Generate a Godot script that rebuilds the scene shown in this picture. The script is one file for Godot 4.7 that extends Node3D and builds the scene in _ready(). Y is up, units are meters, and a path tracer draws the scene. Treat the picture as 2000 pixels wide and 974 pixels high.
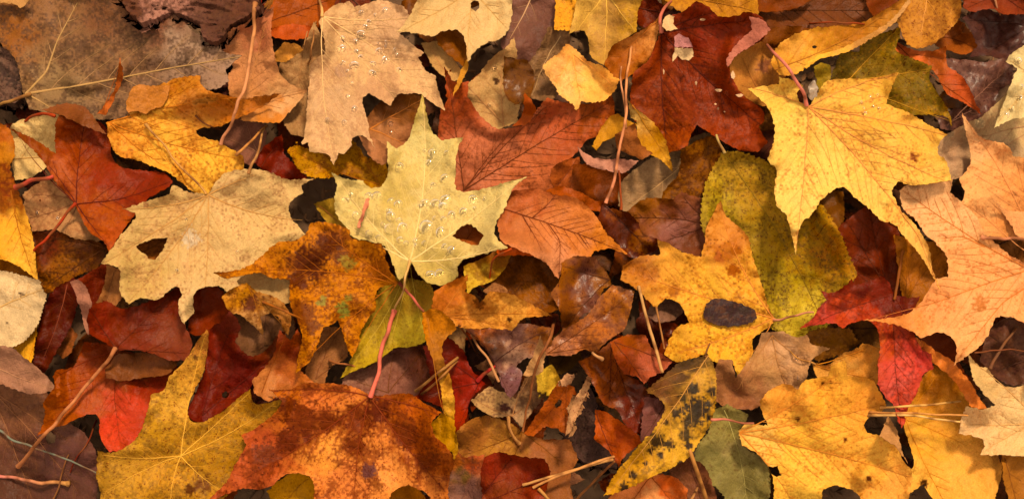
extends Node3D
# A forest floor of fallen maple leaves, built leaf by leaf. Leaf outlines are laid out on a plan
# (photo pixels, about 0.35 mm each) and every leaf is draped, with its own curl, over what lies under it.

const ALB := 0.66           # share of the light a pictured tone stands for as base colour
const SAT := 1.04           # pigment strength
const CELL := 8.0
const GX0 := -240.0
const GY0 := -240.0
const GW := 312
const GH := 184
const G := 3.4              # plan pixels between blade vertices
const PXM := 0.00036

var cam_pos := Vector3.ZERO
var cam_basis := Basis.IDENTITY
var half_tan := 0.0
var H := PackedFloat32Array()
var n_low := FastNoiseLite.new()
var n_mid := FastNoiseLite.new()
var n_fine := FastNoiseLite.new()
var n_wave := FastNoiseLite.new()
var rng := RandomNumberGenerator.new()
var used := {}
var mats := {}
var stalks := []
var drops := []
var leaf_count := 0

# ---------------------------------------------------------------- naming
func numbered(called: String, parent: Node = self) -> String:
	var key := str(parent.get_instance_id()) + called
	var n: int = used.get(key, 0)
	used[key] = n + 1
	return called if n == 0 else "%s_%03d" % [called, n]

func thing(called: String, label: String, category: String, at: Vector3, group := "") -> Node3D:
	var o := Node3D.new()
	o.name = numbered(called)
	add_child(o)
	o.position = at
	tag(o, label, category, group)
	return o

func tag(o: Node, label: String, category: String, group := "") -> void:
	o.set_meta("label", label)
	o.set_meta("category", category)
	if group:
		o.set_meta("group", group)

func part(called: String, mesh: Mesh, m: Material, parent: Node) -> MeshInstance3D:
	var o := MeshInstance3D.new()
	o.name = numbered(called, parent)
	o.mesh = mesh
	o.material_override = m
	parent.add_child(o)
	return o

# ---------------------------------------------------------------- plan to world
func to_world(u: float, v: float, h: float) -> Vector3:
	var d := cam_basis * Vector3((u - 1000.0) / 487.0 * half_tan, (487.0 - v) / 487.0 * half_tan, -1.0)
	return cam_pos + d * ((h - cam_pos.y) / d.y)

func lin(r: float, g: float, b: float) -> Color:
	var c := Color(r / 255.0, g / 255.0, b / 255.0).srgb_to_linear()
	if c.g < 0.3 * c.r and c.r < 0.45:      # deep reds: strong pigment, little green or blue comes back
		c = Color(c.r * 0.95, c.g * 1.05, c.b * 0.5)
	elif c.r > 0.66 and c.b < 0.2:          # fresh yellows
		c = Color(c.r * 1.08, c.g * 1.08, c.b * 1.1 + 0.028)
	elif c.g > 0.5 * c.r and c.b < 0.09:    # olives lean to ochre
		c.g *= 0.91
	var y := 0.3 * c.r + 0.6 * c.g + 0.1 * c.b
	return Color(maxf(0.004, y + (c.r - y) * SAT), maxf(0.003, y + (c.g - y) * SAT), maxf(0.002, y + (c.b - y) * SAT)) * ALB

func lin3(a: Array) -> Color:
	return lin(a[0], a[1], a[2])

# ---------------------------------------------------------------- outlines
func outline(p: Array, ser: Array = []) -> PackedVector2Array:
	var pts := PackedVector2Array()
	for i in range(0, p.size() - 1, 2):
		pts.append(Vector2(p[i], p[i + 1]))
	var n := pts.size()
	var sharp := []
	for i in n:
		var a := (pts[i] - pts[(i + n - 1) % n]).normalized()
		var b := (pts[(i + 1) % n] - pts[i]).normalized()
		sharp.append(absf(a.angle_to(b)) > 0.85)
	var out := PackedVector2Array()
	for i in n:
		var p0 := pts[i]
		var p1 := pts[(i + 1) % n]
		var L := p0.distance_to(p1)
		var t0 := p1 - p0
		var t1 := t0
		if not sharp[i]:
			t0 = (p1 - pts[(i + n - 1) % n]).normalized() * L
		if not sharp[(i + 1) % n]:
			t1 = (pts[(i + 2) % n] - p0).normalized() * L
		var steps := int(clampf(L / 3.5, 1, 60))
		for s in steps:
			var t := float(s) / steps
			var q := p0 * (2 * t * t * t - 3 * t * t + 1) + t0 * (t * t * t - 2 * t * t + t) + p1 * (-2 * t * t * t + 3 * t * t) + t1 * (t * t * t - t * t)
			if s > 0 or not sharp[i]:
				var nn := Vector2(n_mid.get_noise_2d(q.x * 2.2, q.y * 2.2), n_mid.get_noise_2d(q.x * 2.2 + 500, q.y * 2.2 - 300))
				q += nn * 2.6 + Vector2(n_fine.get_noise_2d(q.x * 1.6, q.y * 1.6), n_fine.get_noise_2d(q.y * 1.6, q.x * 1.6 + 40.0)) * 1.5
			out.append(q)
	if ser.size() == 2:
		var cen := Vector2.ZERO
		for q in out:
			cen += q
		cen /= out.size()
		var res := PackedVector2Array()
		var run := 0.0
		for i in out.size():
			var a := out[i]
			var b := out[(i + 1) % out.size()]
			var L := a.distance_to(b)
			var k := int(maxf(1, round(L / 1.7)))
			for s in k:
				var q := a.lerp(b, float(s) / k)
				var ph := fmod(run + L * s / k, float(ser[0])) / float(ser[0])
				var nr := (b - a).orthogonal().normalized()
				if nr.dot(q - cen) < 0:
					nr = -nr
				res.append(q + nr * float(ser[1]) * (ph - 0.4))
			run += L
		out = res
	# clean up self crossings
	var merged := Geometry2D.offset_polygon(out, 0.01)
	var best := out
	var ba := 0.0
	for m in merged:
		var ar := absf(area(m))
		if ar > ba:
			ba = ar
			best = m
	return best

func area(p: PackedVector2Array) -> float:
	var s := 0.0
	for i in p.size():
		s += p[i].cross(p[(i + 1) % p.size()])
	return s * 0.5

# ---------------------------------------------------------------- draping
func drape(poly: PackedVector2Array, o: Dictionary, veins: Array = []) -> Dictionary:
	var r := Rect2(poly[0], Vector2.ZERO)
	var cen := Vector2.ZERO
	for q in poly:
		r = r.expand(q)
		cen += q
	cen /= poly.size()
	var ix0 := clampi(int((r.position.x - GX0) / CELL) - 4, 0, GW - 12)
	var iy0 := clampi(int((r.position.y - GY0) / CELL) - 4, 0, GH - 12)
	var ix1 := clampi(int((r.end.x - GX0) / CELL) + 5, ix0 + 9, GW - 1)
	var iy1 := clampi(int((r.end.y - GY0) / CELL) + 5, iy0 + 9, GH - 1)
	var w := ix1 - ix0 + 1
	var h := iy1 - iy0 + 1
	var E := PackedFloat32Array()
	E.resize(w * h)
	var T := PackedFloat32Array()
	T.resize(w * h)
	var inside := PackedByteArray()
	inside.resize(w * h)
	for y in h:
		for x in w:
			E[y * w + x] = H[(iy0 + y) * GW + ix0 + x]
	var R: int = o.get("stiff", 2)
	for pass_no in 2:                      # widen, then smooth: never below what lies underneath
		for y in h:
			for x in w:
				var acc := 0.0
				var cnt := 0
				for k in range(maxi(0, x - R), mini(w, x + R + 1)):
					var e := E[y * w + k]
					if pass_no == 0:
						acc = maxf(acc, e)
					else:
						acc += e
					cnt += 1
				T[y * w + x] = acc if pass_no == 0 else acc / cnt
		for y in h:
			for x in w:
				var acc := 0.0
				var cnt := 0
				for k in range(maxi(0, y - R), mini(h, y + R + 1)):
					var e := T[k * w + x]
					if pass_no == 0:
						acc = maxf(acc, e)
					else:
						acc += e
					cnt += 1
				E[y * w + x] = acc if pass_no == 0 else acc / cnt
	# plane of rest
	var n := 0.0
	var sx := 0.0; var sy := 0.0; var se := 0.0
	var sxx := 0.0; var syy := 0.0; var sxy := 0.0; var sxe := 0.0; var sye := 0.0
	var rad := 1.0
	for q in poly:
		rad = maxf(rad, q.distance_to(cen))
	for y in h:
		for x in w:
			var q := Vector2(GX0 + (ix0 + x) * CELL, GY0 + (iy0 + y) * CELL)
			var hit := Geometry2D.is_point_in_polygon(q, poly)
			if not hit:
				for dd in [Vector2(-5, -5), Vector2(5, -5), Vector2(-5, 5), Vector2(5, 5)]:
					if Geometry2D.is_point_in_polygon(q + dd, poly):
						hit = true
						break
			if hit:
				inside[y * w + x] = 1
				var dx := q.x - cen.x
				var dy := q.y - cen.y
				var e := E[y * w + x]
				n += 1; sx += dx; sy += dy; se += e
				sxx += dx * dx; syy += dy * dy; sxy += dx * dy; sxe += dx * e; sye += dy * e
	var pa := 0.0; var pb := 0.0; var pc := 0.0
	if n > 0:
		var mx := sx / n; var my := sy / n; var me := se / n
		var vxx := sxx / n - mx * mx + 80.0
		var vyy := syy / n - my * my + 80.0
		var vxy := sxy / n - mx * my
		var vxe := sxe / n - mx * me
		var vye := sye / n - my * me
		var det := vxx * vyy - vxy * vxy
		pa = clampf((vxe * vyy - vye * vxy) / det, -0.00009, 0.00009)
		pb = clampf((vye * vxx - vxe * vxy) / det, -0.00009, 0.00009)
		pc = me - pa * mx - pb * my
	var rim := PackedFloat32Array()
	rim.resize(w * h)
	for y in range(3, h - 3):
		for x in range(3, w - 3):
			if inside[y * w + x]:
				var cnt := 0
				for yy in range(y - 3, y + 4):
					for xx in range(x - 3, x + 4, 2):
						cnt += inside[yy * w + xx]
				rim[y * w + x] = clampf((0.97 - cnt / 28.0) * 1.5, 0.0, 1.0)
			else:
				rim[y * w + x] = 1.0
	var curl: float = o.get("curl", 5.6) * 0.001
	var cup: float = o.get("cup", 3.0) * 0.0015
	var dome: float = o.get("dome", 0.0) * 0.001
	var bend: float = o.get("bend", rng.randf_range(0.0, 8.0)) * 0.001
	var ba: float = o.get("axis", rng.randf() * PI)
	var bax := Vector2.from_angle(ba)
	var wav: float = o.get("wave", 2.8) * 0.0019
	var off := rng.randf() * 4000.0
	var gap: float = o.get("gap", 0.9) * 0.001
	var raise: float = (o.get("raise", 0.0) * 1.5 + 0.6) * 0.001
	var lifts: Array = o.get("lift", [])
	var ribs := PackedVector2Array()
	var tips := PackedVector2Array()
	var tipv := PackedFloat32Array()
	for pv in veins:
		var line: PackedVector2Array = pv[0]
		for i in range(0, line.size(), 3):
			ribs.append(line[i])
		tips.append(line[line.size() - 1])
		tipv.append(rng.randf_range(-9.0, 9.0) * 0.001 * float(o.get("tip", 1.0)))
	var pleat: float = o.get("pleat", rng.randf_range(2.6, 5.4)) * 0.001
	if o.get("flat", false):
		pleat = 0.0
	var k := 0.0012
	for y in h:
		for x in w:
			var q := Vector2(GX0 + (ix0 + x) * CELL, GY0 + (iy0 + y) * CELL)
			var dq := q - cen
			var rn := minf(1.3, dq.length() / rad)
			var pr := dq.dot(bax) / rad
			var s := pc + pa * dq.x + pb * dq.y + raise + cup * rn * rn + dome * (1.0 - rn * rn) + bend * pr * pr
			s += wav * (n_wave.get_noise_2d(q.x + off, q.y - off) + 0.25)
			s += curl * rim[y * w + x] * (0.35 + 2.2 * n_wave.get_noise_2d(q.x * 1.7 - off, q.y * 1.7 + off) + 1.5 * n_wave.get_noise_2d(q.x * 4.0 + off, q.y * 4.0 - off))
			if ribs.size() > 0 and inside[y * w + x]:
				var dm := 1e9
				for rp in ribs:
					dm = minf(dm, rp.distance_squared_to(q))
				s += pleat * (1.0 - exp(-sqrt(dm) / 26.0))
			elif ribs.size() > 0:
				s += pleat * 0.6
			for i in tips.size():
				s += tipv[i] * exp(-tips[i].distance_squared_to(q) / 1500.0)
			var a := E[y * w + x] + gap
			var top := maxf(a, s) + 0.5 * k * exp(-absf(a - s) / k)
			for li in range(0, lifts.size() - 3, 4):
				var d2 := Vector2(lifts[li], lifts[li + 1]).distance_squared_to(q) / (float(lifts[li + 3]) * float(lifts[li + 3]))
				top += maxf(0.0, lifts[li + 2]) * 0.001 * exp(-d2)
			T[y * w + x] = top
	var rough: float = o.get("rough", 0.0) * 0.001
	return {w = w, h = h, x0 = GX0 + ix0 * CELL, y0 = GY0 + iy0 * CELL, g = T, ix0 = ix0, iy0 = iy0, inside = inside, rough = rough, off = off, cen = cen, rad = rad, fib = o.get("fib", 0.0)}

func settle(d: Dictionary, extra := 0.0) -> void:
	var w: int = d.w
	for y in d.h:
		for x in w:
			if d.inside[y * w + x]:
				var i: int = (d.iy0 + y) * GW + d.ix0 + x
				H[i] = maxf(H[i], d.g[y * w + x] + extra)

func surf(d: Dictionary, u: float, v: float) -> float:
	var g: PackedFloat32Array = d.g
	var w: int = d.w
	var hh: int = d.h
	var fx := clampf((u - d.x0) / CELL, 1.0, w - 2.01)
	var fy := clampf((v - d.y0) / CELL, 1.0, hh - 2.01)
	var ix := int(fx)
	var iy := int(fy)
	var tx := fx - ix
	var ty := fy - iy
	var ax := (1.0 - tx) * (1.0 - tx) * (1.0 - tx) / 6.0
	var bx := (3.0 * tx * tx * tx - 6.0 * tx * tx + 4.0) / 6.0
	var dx := tx * tx * tx / 6.0
	var cx := 1.0 - ax - bx - dx
	var s := 0.0
	var wy := [(1.0 - ty) * (1.0 - ty) * (1.0 - ty) / 6.0, (3.0 * ty * ty * ty - 6.0 * ty * ty + 4.0) / 6.0, 0.0, ty * ty * ty / 6.0]
	wy[2] = 1.0 - wy[0] - wy[1] - wy[3]
	for j in 4:
		var i := (iy - 1 + j) * w + ix - 1
		s += wy[j] * (ax * g[i] + bx * g[i + 1] + cx * g[i + 2] + dx * g[i + 3])
	var off: float = d.off
	if d.rough > 0.0:
		if d.fib != 0.0:
			var fr: float = d.fib
			var c := cos(fr); var sn := sin(fr)
			var a := u * c + v * sn
			var b := -u * sn + v * c
			s += d.rough * (1.0 - absf(n_mid.get_noise_2d(a * 0.22 + off, b * 1.5 + 8.0 * n_low.get_noise_2d(a, b))) * 2.0) + d.rough * 0.4 * n_fine.get_noise_2d(a * 0.4, b * 1.2)
		else:
			s += d.rough * (n_mid.get_noise_2d(u + off, v) + 0.5 * n_fine.get_noise_2d(u, v + off))
	else:
		s += 0.0016 * (0.3 - absf(n_mid.get_noise_2d(u * 0.5 + off, v * 0.5))) + 0.00012 * n_fine.get_noise_2d(u * 0.8, v * 0.8 + off)
	return s

# ---------------------------------------------------------------- veins
func vein_lines(poly: PackedVector2Array, o: Dictionary) -> Array:
	# each entry: [primary polyline, [secondary polylines]]
	var res := []
	var prim := []
	var v: Array = o.get("v", [])
	if v.size() >= 4:
		var b := Vector2(v[0], v[1])
		for i in range(2, v.size() - 1, 2):
			var t := Vector2(v[i], v[i + 1])
			var side := (t - b).orthogonal().normalized() * (t - b).length() * rng.randf_range(-0.05, 0.05)
			var line := PackedVector2Array()
			var k := int(maxf(3, (t - b).length() / 7.0))
			for s in k + 1:
				var f := float(s) / k
				line.append(b.lerp(t, f) + side * 4.0 * f * (1.0 - f) + Vector2(n_mid.get_noise_2d(f * 90.0, b.x + i), n_mid.get_noise_2d(f * 90.0, b.y + i + 70)) * 1.6)
			prim.append(line)
	for c in o.get("vp", []):
		var line := PackedVector2Array()
		for i in range(0, c.size() - 3, 2):
			var a := Vector2(c[i], c[i + 1])
			var b := Vector2(c[i + 2], c[i + 3])
			var k := int(maxf(1, a.distance_to(b) / 7.0))
			for s in k:
				line.append(a.lerp(b, float(s) / k))
		line.append(Vector2(c[c.size() - 2], c[c.size() - 1]))
		for sm in 2:
			for i in range(1, line.size() - 1):
				line[i] = (line[i - 1] + line[i] * 2.0 + line[i + 1]) / 4.0
		prim.append(line)
	var gap: float = o.get("sec", 26.0)
	var pin: bool = o.get("pin", false)
	for line in prim:
		var secs := []
		if gap > 0.0:
			var run := gap * (0.4 if pin else 1.1)
			var sd := 1.0
			var L := 0.0
			for i in range(1, line.size()):
				L += line[i].distance_to(line[i - 1])
			var pos := 0.0
			for i in range(1, line.size() - 1):
				pos += line[i].distance_to(line[i - 1])
				if pos >= run:
					run += gap * rng.randf_range(0.35, 0.7)
					sd = -sd
					var f := pos / L
					var dir: Vector2 = (line[i + 1] - line[i - 1]).normalized()
					var ang := (0.95 if pin else 0.75) * sd * rng.randf_range(0.85, 1.1)
					var ln := (L * 0.55 if pin else L * 0.42) * (1.0 - f * 0.75) * rng.randf_range(0.7, 1.1)
					var sl := PackedVector2Array([line[i]])
					var q: Vector2 = line[i]
					var steps := int(maxf(2, ln / 7.0))
					for s in steps:
						ang *= 0.965
						q += dir.rotated(ang) * 7.0 + Vector2(rng.randf_range(-0.6, 0.6), rng.randf_range(-0.6, 0.6))
						if not Geometry2D.is_point_in_polygon(q + dir.rotated(ang) * 3.0, poly):
							break
						sl.append(q)
					if sl.size() > 2:
						secs.append(sl)
		res.append([line, secs])
	return res

# ---------------------------------------------------------------- blade
func blade(o: Dictionary, poly: PackedVector2Array, d: Dictionary, veins: Array, origin: Vector3) -> ArrayMesh:
	var holes := []
	for hp in o.get("h", []):
		holes.append(outline(hp))
	var r := Rect2(poly[0], Vector2.ZERO)
	for q in poly:
		r = r.expand(q)
	var gs: float = o.get("res", G)
	var x0 := r.position.x - gs
	var y0 := r.position.y - gs
	var nx := int(r.size.x / gs) + 4
	var ny := int(r.size.y / gs) + 4
	var cut := PackedByteArray()
	cut.resize(nx * ny)
	var rings := [poly]
	rings.append_array(holes)
	for ring in rings:
		for i in ring.size():
			var a: Vector2 = ring[i]
			var b: Vector2 = ring[(i + 1) % ring.size()]
			var k := int(a.distance_to(b) / 0.8) + 1
			for s in k:
				var q := a.lerp(b, float(s) / k)
				cut[clampi(int((q.y - y0) / gs), 0, ny - 1) * nx + clampi(int((q.x - x0) / gs), 0, nx - 1)] = 1
	# nearness to veins on the lattice
	var vd := PackedFloat32Array()
	vd.resize(nx * ny)
	vd.fill(99.0)
	for pv in veins:
		var lines := [pv[0]]
		lines.append_array(pv[1])
		for li in lines.size():
			var line: PackedVector2Array = lines[li]
			for i in line.size() - 1:
				var k := int(line[i].distance_to(line[i + 1]) / 3.0) + 1
				for s in k:
					var q := line[i].lerp(line[i + 1], float(s) / k)
					var cx := int((q.x - x0) / gs)
					var cy := int((q.y - y0) / gs)
					for yy in range(maxi(0, cy - 3), mini(ny, cy + 4)):
						for xx in range(maxi(0, cx - 3), mini(nx, cx + 4)):
							var dd := Vector2(x0 + xx * gs, y0 + yy * gs).distance_to(q) + (0.0 if li == 0 else 2.0)
							if dd < vd[yy * nx + xx]:
								vd[yy * nx + xx] = dd
	# colours
	var base := lin3(o.c)
	var ks: Array = o.get("k", [])
	var kc := []
	for i in range(0, ks.size() - 4, 5):
		kc.append([Vector2(ks[i], ks[i + 1]), lin(ks[i + 2], ks[i + 3], ks[i + 4])])
	var mo: Array = o.get("m", [])
	var mcol := lin3(mo) if mo.size() > 3 else base
	var sp: Array = o.get("s", [])
	var scol := lin3(sp) if sp.size() > 3 else base
	var bl := []
	for b in o.get("b", []):
		bl.append([Vector2(b[0], b[1]), float(b[2]), lin(b[3], b[4], b[5])])
	var vcol := lin3(o.get("vc", o.c))
	var vh: float = o.get("vh", 0.25)
	var mf: float = o.get("mf", 1.0)
	var off: float = d.off
	var th: float = o.get("th", 0.28) * 0.001
	var verts := PackedVector3Array()
	var cols := PackedColorArray()
	var uvs := PackedVector2Array()
	var idx := PackedInt32Array()
	var keys := {}
	var uva := Vector2.from_angle(off)
	var add := func(q: Vector2) -> int:
		var key := int((q.x + 400.0) * 16.0) * 65536 + int((q.y + 400.0) * 16.0)
		if keys.has(key):
			return keys[key]
		var lx := clampi(int((q.x - x0) / gs + 0.5), 0, nx - 1)
		var ly := clampi(int((q.y - y0) / gs + 0.5), 0, ny - 1)
		var vn := vd[ly * nx + lx]
		var hgt := surf(d, q.x, q.y)
		if vn < 12.0:
			hgt -= 0.0005 * exp(-vn * vn / 22.0)
		var c := base
		if kc.size() > 0:
			var ws := 0.0
			var acc := Color(0, 0, 0)
			var jit := Vector2(n_low.get_noise_2d(q.x * 2.0 + off, q.y * 2.0), n_low.get_noise_2d(q.x * 2.0, q.y * 2.0 - off)) * 28.0
			for e in kc:
				var dist: float = (q + jit).distance_squared_to(e[0]) + 60.0
				var wt: float = 1.0 / (dist * sqrt(dist))
				acc += e[1] * wt
				ws += wt
			c = acc / ws
		var nl := n_low.get_noise_2d(q.x + off, q.y * 1.0 + off)
		var nm := n_mid.get_noise_2d(q.x - off, q.y + off)
		var nf := n_fine.get_noise_2d(q.x + off, q.y - off)
		c = c * (1.0 + 0.16 * nl + 0.14 * nm + 0.14 * nf)
		if mo.size() > 3:
			var t := nl * 0.6 * mf + nm * 0.6 + nf * 0.75 - float(mo[4]) - (0.35 * exp(-vn * 0.22) * float(o.get("vy", 0.0)))
			c = c.lerp(mcol * (1.0 + 0.3 * nf), smoothstep(-0.12, 0.16, t) * float(mo[3]))
		for e in bl:
			var dist: float = q.distance_to(e[0]) / e[1] + 0.55 * nm + 0.65 * nf
			if dist < 1.1:
				c = c.lerp(e[2] * (1.0 + 0.25 * nf), smoothstep(1.1, 0.85, dist))
		if sp.size() > 3:
			var t2 := n_fine.get_noise_2d(q.x * 1.25 + off * 2.0, q.y * 1.25) + 0.35 * nl
			c = c.lerp(scol, smoothstep(0.42, 0.58, t2) * float(sp[3]))
		if vn < 14.0:
			c = c.lerp(vcol, vh * exp(-vn * 0.28))
		c.a = 1.0
		var wp := to_world(q.x, q.y, hgt) - origin
		var wq := Vector2(wp.x, wp.z)
		verts.append(wp)
		cols.append(c)
		uvs.append(Vector2(wq.dot(uva), wq.cross(uva)) / 0.105)
		keys[key] = verts.size() - 1
		return verts.size() - 1
	for y in ny - 1:
		for x in nx - 1:
			var a := Vector2(x0 + x * gs, y0 + y * gs)
			var quad := PackedVector2Array([a, a + Vector2(gs, 0), a + Vector2(gs, gs), a + Vector2(0, gs)])
			if cut[y * nx + x] == 0:
				var m := a + Vector2(gs, gs) * 0.5
				if not Geometry2D.is_point_in_polygon(m, poly):
					continue
				var out_hole := true
				for hp in holes:
					if Geometry2D.is_point_in_polygon(m, hp):
						out_hole = false
				if not out_hole:
					continue
				var i0: int = add.call(quad[0])
				var i1: int = add.call(quad[1])
				var i2: int = add.call(quad[2])
				var i3: int = add.call(quad[3])
				if (x + y) % 2 == 0:
					idx.append_array([i0, i1, i2, i0, i2, i3])
				else:
					idx.append_array([i0, i1, i3, i1, i2, i3])
			else:
				var pcs := Geometry2D.intersect_polygons(quad, poly)
				for hp in holes:
					var nxt := []
					for pc in pcs:
						for e in Geometry2D.clip_polygons(pc, hp):
							nxt.append(e)
					pcs.assign(nxt)
				for pc in pcs:
					if absf(area(pc)) < 0.02:
						continue
					var tri := Geometry2D.triangulate_polygon(pc)
					for ti in range(0, tri.size(), 3):
						var q0: Vector2 = pc[tri[ti]]
						var q1: Vector2 = pc[tri[ti + 1]]
						var q2: Vector2 = pc[tri[ti + 2]]
						if (q1 - q0).cross(q2 - q0) < 0:
							var sw := q1
							q1 = q2
							q2 = sw
						var j0: int = add.call(q0)
						var j1: int = add.call(q1)
						var j2: int = add.call(q2)
						if j0 != j1 and j1 != j2 and j0 != j2:
							idx.append_array([j0, j1, j2])
	var nv := verts.size()
	var norms := PackedVector3Array()
	norms.resize(nv)
	for i in range(0, idx.size(), 3):
		var fa := verts[idx[i]]
		var nrm := (verts[idx[i + 2]] - fa).cross(verts[idx[i + 1]] - fa)
		norms[idx[i]] += nrm
		norms[idx[i + 1]] += nrm
		norms[idx[i + 2]] += nrm
	for i in nv:
		norms[i] = norms[i].normalized()
		if norms[i].y < 0.05:
			norms[i] = Vector3.UP
	# underside and rim
	var nt := idx.size()
	var under := verts.duplicate()
	for i in nv:
		under[i] = verts[i] - norms[i] * th
	var un := norms.duplicate()
	for i in nv:
		un[i] = -norms[i]
	verts.append_array(under)
	norms.append_array(un)
	cols.append_array(cols.duplicate())
	uvs.append_array(uvs.duplicate())
	for i in range(0, nt, 3):
		idx.append_array([idx[i] + nv, idx[i + 2] + nv, idx[i + 1] + nv])
	for ring in rings:
		var n: int = ring.size()
		var start := verts.size()
		for i in n:
			var q: Vector2 = ring[i]
			var hgt := surf(d, q.x, q.y)
			var tg: Vector2 = ring[(i + 1) % n] - ring[(i + n - 1) % n]
			var nr := Vector3(tg.y, 0, -tg.x).normalized()
			var best := Color(base.r, base.g, base.b, 1.0)
			var key := int((q.x + 400.0) * 16.0) * 65536 + int((q.y + 400.0) * 16.0)
			if keys.has(key):
				best = cols[keys[key]]
			for kk in 2:
				var wp := to_world(q.x, q.y, hgt) - origin - Vector3(0, th * kk, 0)
				var wq := Vector2(wp.x, wp.z)
				verts.append(wp)
				norms.append(nr)
				cols.append(best)
				uvs.append(Vector2(wq.dot(uva), wq.cross(uva)) / 0.105)
		for i in n:
			var a := start + i * 2
			var b := start + ((i + 1) % n) * 2
			idx.append_array([a, a + 1, b, b, a + 1, b + 1])
	var arr := []
	arr.resize(Mesh.ARRAY_MAX)
	arr[Mesh.ARRAY_VERTEX] = verts
	arr[Mesh.ARRAY_NORMAL] = norms
	arr[Mesh.ARRAY_COLOR] = cols
	arr[Mesh.ARRAY_TEX_UV] = uvs
	arr[Mesh.ARRAY_INDEX] = idx
	var mesh := ArrayMesh.new()
	mesh.add_surface_from_arrays(Mesh.PRIMITIVE_TRIANGLES, arr)
	return mesh

func vein_mesh(pv: Array, d: Dictionary, o: Dictionary, origin: Vector3) -> ArrayMesh:
	var verts := PackedVector3Array()
	var norms := PackedVector3Array()
	var cols := PackedColorArray()
	var idx := PackedInt32Array()
	var vc := lin3(o.get("vc", o.c))
	var vw: float = o.get("vw", 2.4)
	var holes := []
	for hp in o.get("h", []):
		holes.append(Geometry2D.offset_polygon(outline(hp), 1.0)[0])
	var lines := [pv[0]]
	lines.append_array(pv[1])
	for li in lines.size():
		var line: PackedVector2Array = lines[li]
		var n := line.size()
		var w0 := vw * 0.85 if li == 0 else vw * 0.36
		var start := verts.size()
		for i in n:
			var f := float(i) / (n - 1)
			var q := line[i]
			var w := maxf(0.35, w0 * (1.0 - 0.8 * f))
			var tg := (line[mini(n - 1, i + 1)] - line[maxi(0, i - 1)]).normalized().orthogonal()
			var hgt := surf(d, q.x, q.y) - 0.00034
			var c := (vc if li == 0 else vc.lerp(lin3(o.c), 0.55 if vc.get_luminance() > lin3(o.c).get_luminance() else 0.15)) * (1.0 + 0.25 * n_mid.get_noise_2d(q.x * 2.0, q.y * 2.0))
			c.a = 1.0
			for s: float in [-1.0, 0.0, 1.0]:
				var qq := q + tg * w * 0.5 * s
				verts.append(to_world(qq.x, qq.y, hgt + (0.0 if s != 0.0 else w * 0.00018 + 0.00030)) - origin)
				norms.append(Vector3(tg.x * s * 0.7, 1.0, tg.y * s * 0.7).normalized())
				cols.append(c)
		for i in n - 1:
			var gone := false
			for hp in holes:
				if Geometry2D.is_point_in_polygon((line[i] + line[i + 1]) * 0.5, hp):
					gone = true
			if gone:
				continue
			for s in 2:
				var a := start + i * 3 + s
				idx.append_array([a, a + 1, a + 3, a + 1, a + 4, a + 3])
	var arr := []
	arr.resize(Mesh.ARRAY_MAX)
	arr[Mesh.ARRAY_VERTEX] = verts
	arr[Mesh.ARRAY_NORMAL] = norms
	arr[Mesh.ARRAY_COLOR] = cols
	arr[Mesh.ARRAY_INDEX] = idx
	var mesh := ArrayMesh.new()
	mesh.add_surface_from_arrays(Mesh.PRIMITIVE_TRIANGLES, arr)
	return mesh

# ---------------------------------------------------------------- one leaf
func leaf(called: String, label: String, p: Array, c: Array, o: Dictionary = {}) -> Node3D:
	o.c = c
	var poly := outline(p, o.get("ser", []))
	var veins := vein_lines(poly, o)
	var d := drape(poly, o, veins)
	var cen: Vector2 = d.cen
	var at := to_world(cen.x, cen.y, surf(d, cen.x, cen.y))
	var t := thing(called, label, o.get("cat", "leaf"), at, o.get("group", ""))
	var body := part(o.get("body", "blade"), blade(o, poly, d, veins, at), mats[o.get("gl", "dry")], t)
	for pv in veins:
		part("vein", vein_mesh(pv, d, o, at), mats.vein, body)
	settle(d, 0.0002)
	if o.has("st"):
		stalks.append([t, o.st, o.get("sc", c), o.get("knob", false), "stalk"])
	for pp in o.get("parts", []):
		var po: Dictionary = pp[3]
		po.c = pp[2]
		po.merge({curl = 0.0, cup = 0.5, bend = 0.0, wave = 0.6, gl = o.get("gl", "dry"), gap = 0.5, stiff = 1})
		var ppoly := outline(pp[1])
		var pd := drape(ppoly, po)
		part(pp[0], blade(po, ppoly, pd, vein_lines(ppoly, po), at), mats[po.gl], t)
		settle(pd, 0.0002)
	if o.has("dr"):
		drops.append([o.dr, d, o.get("drop_on", "")])
	leaf_count += 1
	return t

# ---------------------------------------------------------------- stalks, needles and twigs
func height_at(u: float, v: float) -> float:
	var x := clampi(int((u - GX0) / CELL + 0.5), 1, GW - 2)
	var y := clampi(int((v - GY0) / CELL + 0.5), 1, GH - 2)
	return H[y * GW + x]

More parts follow.
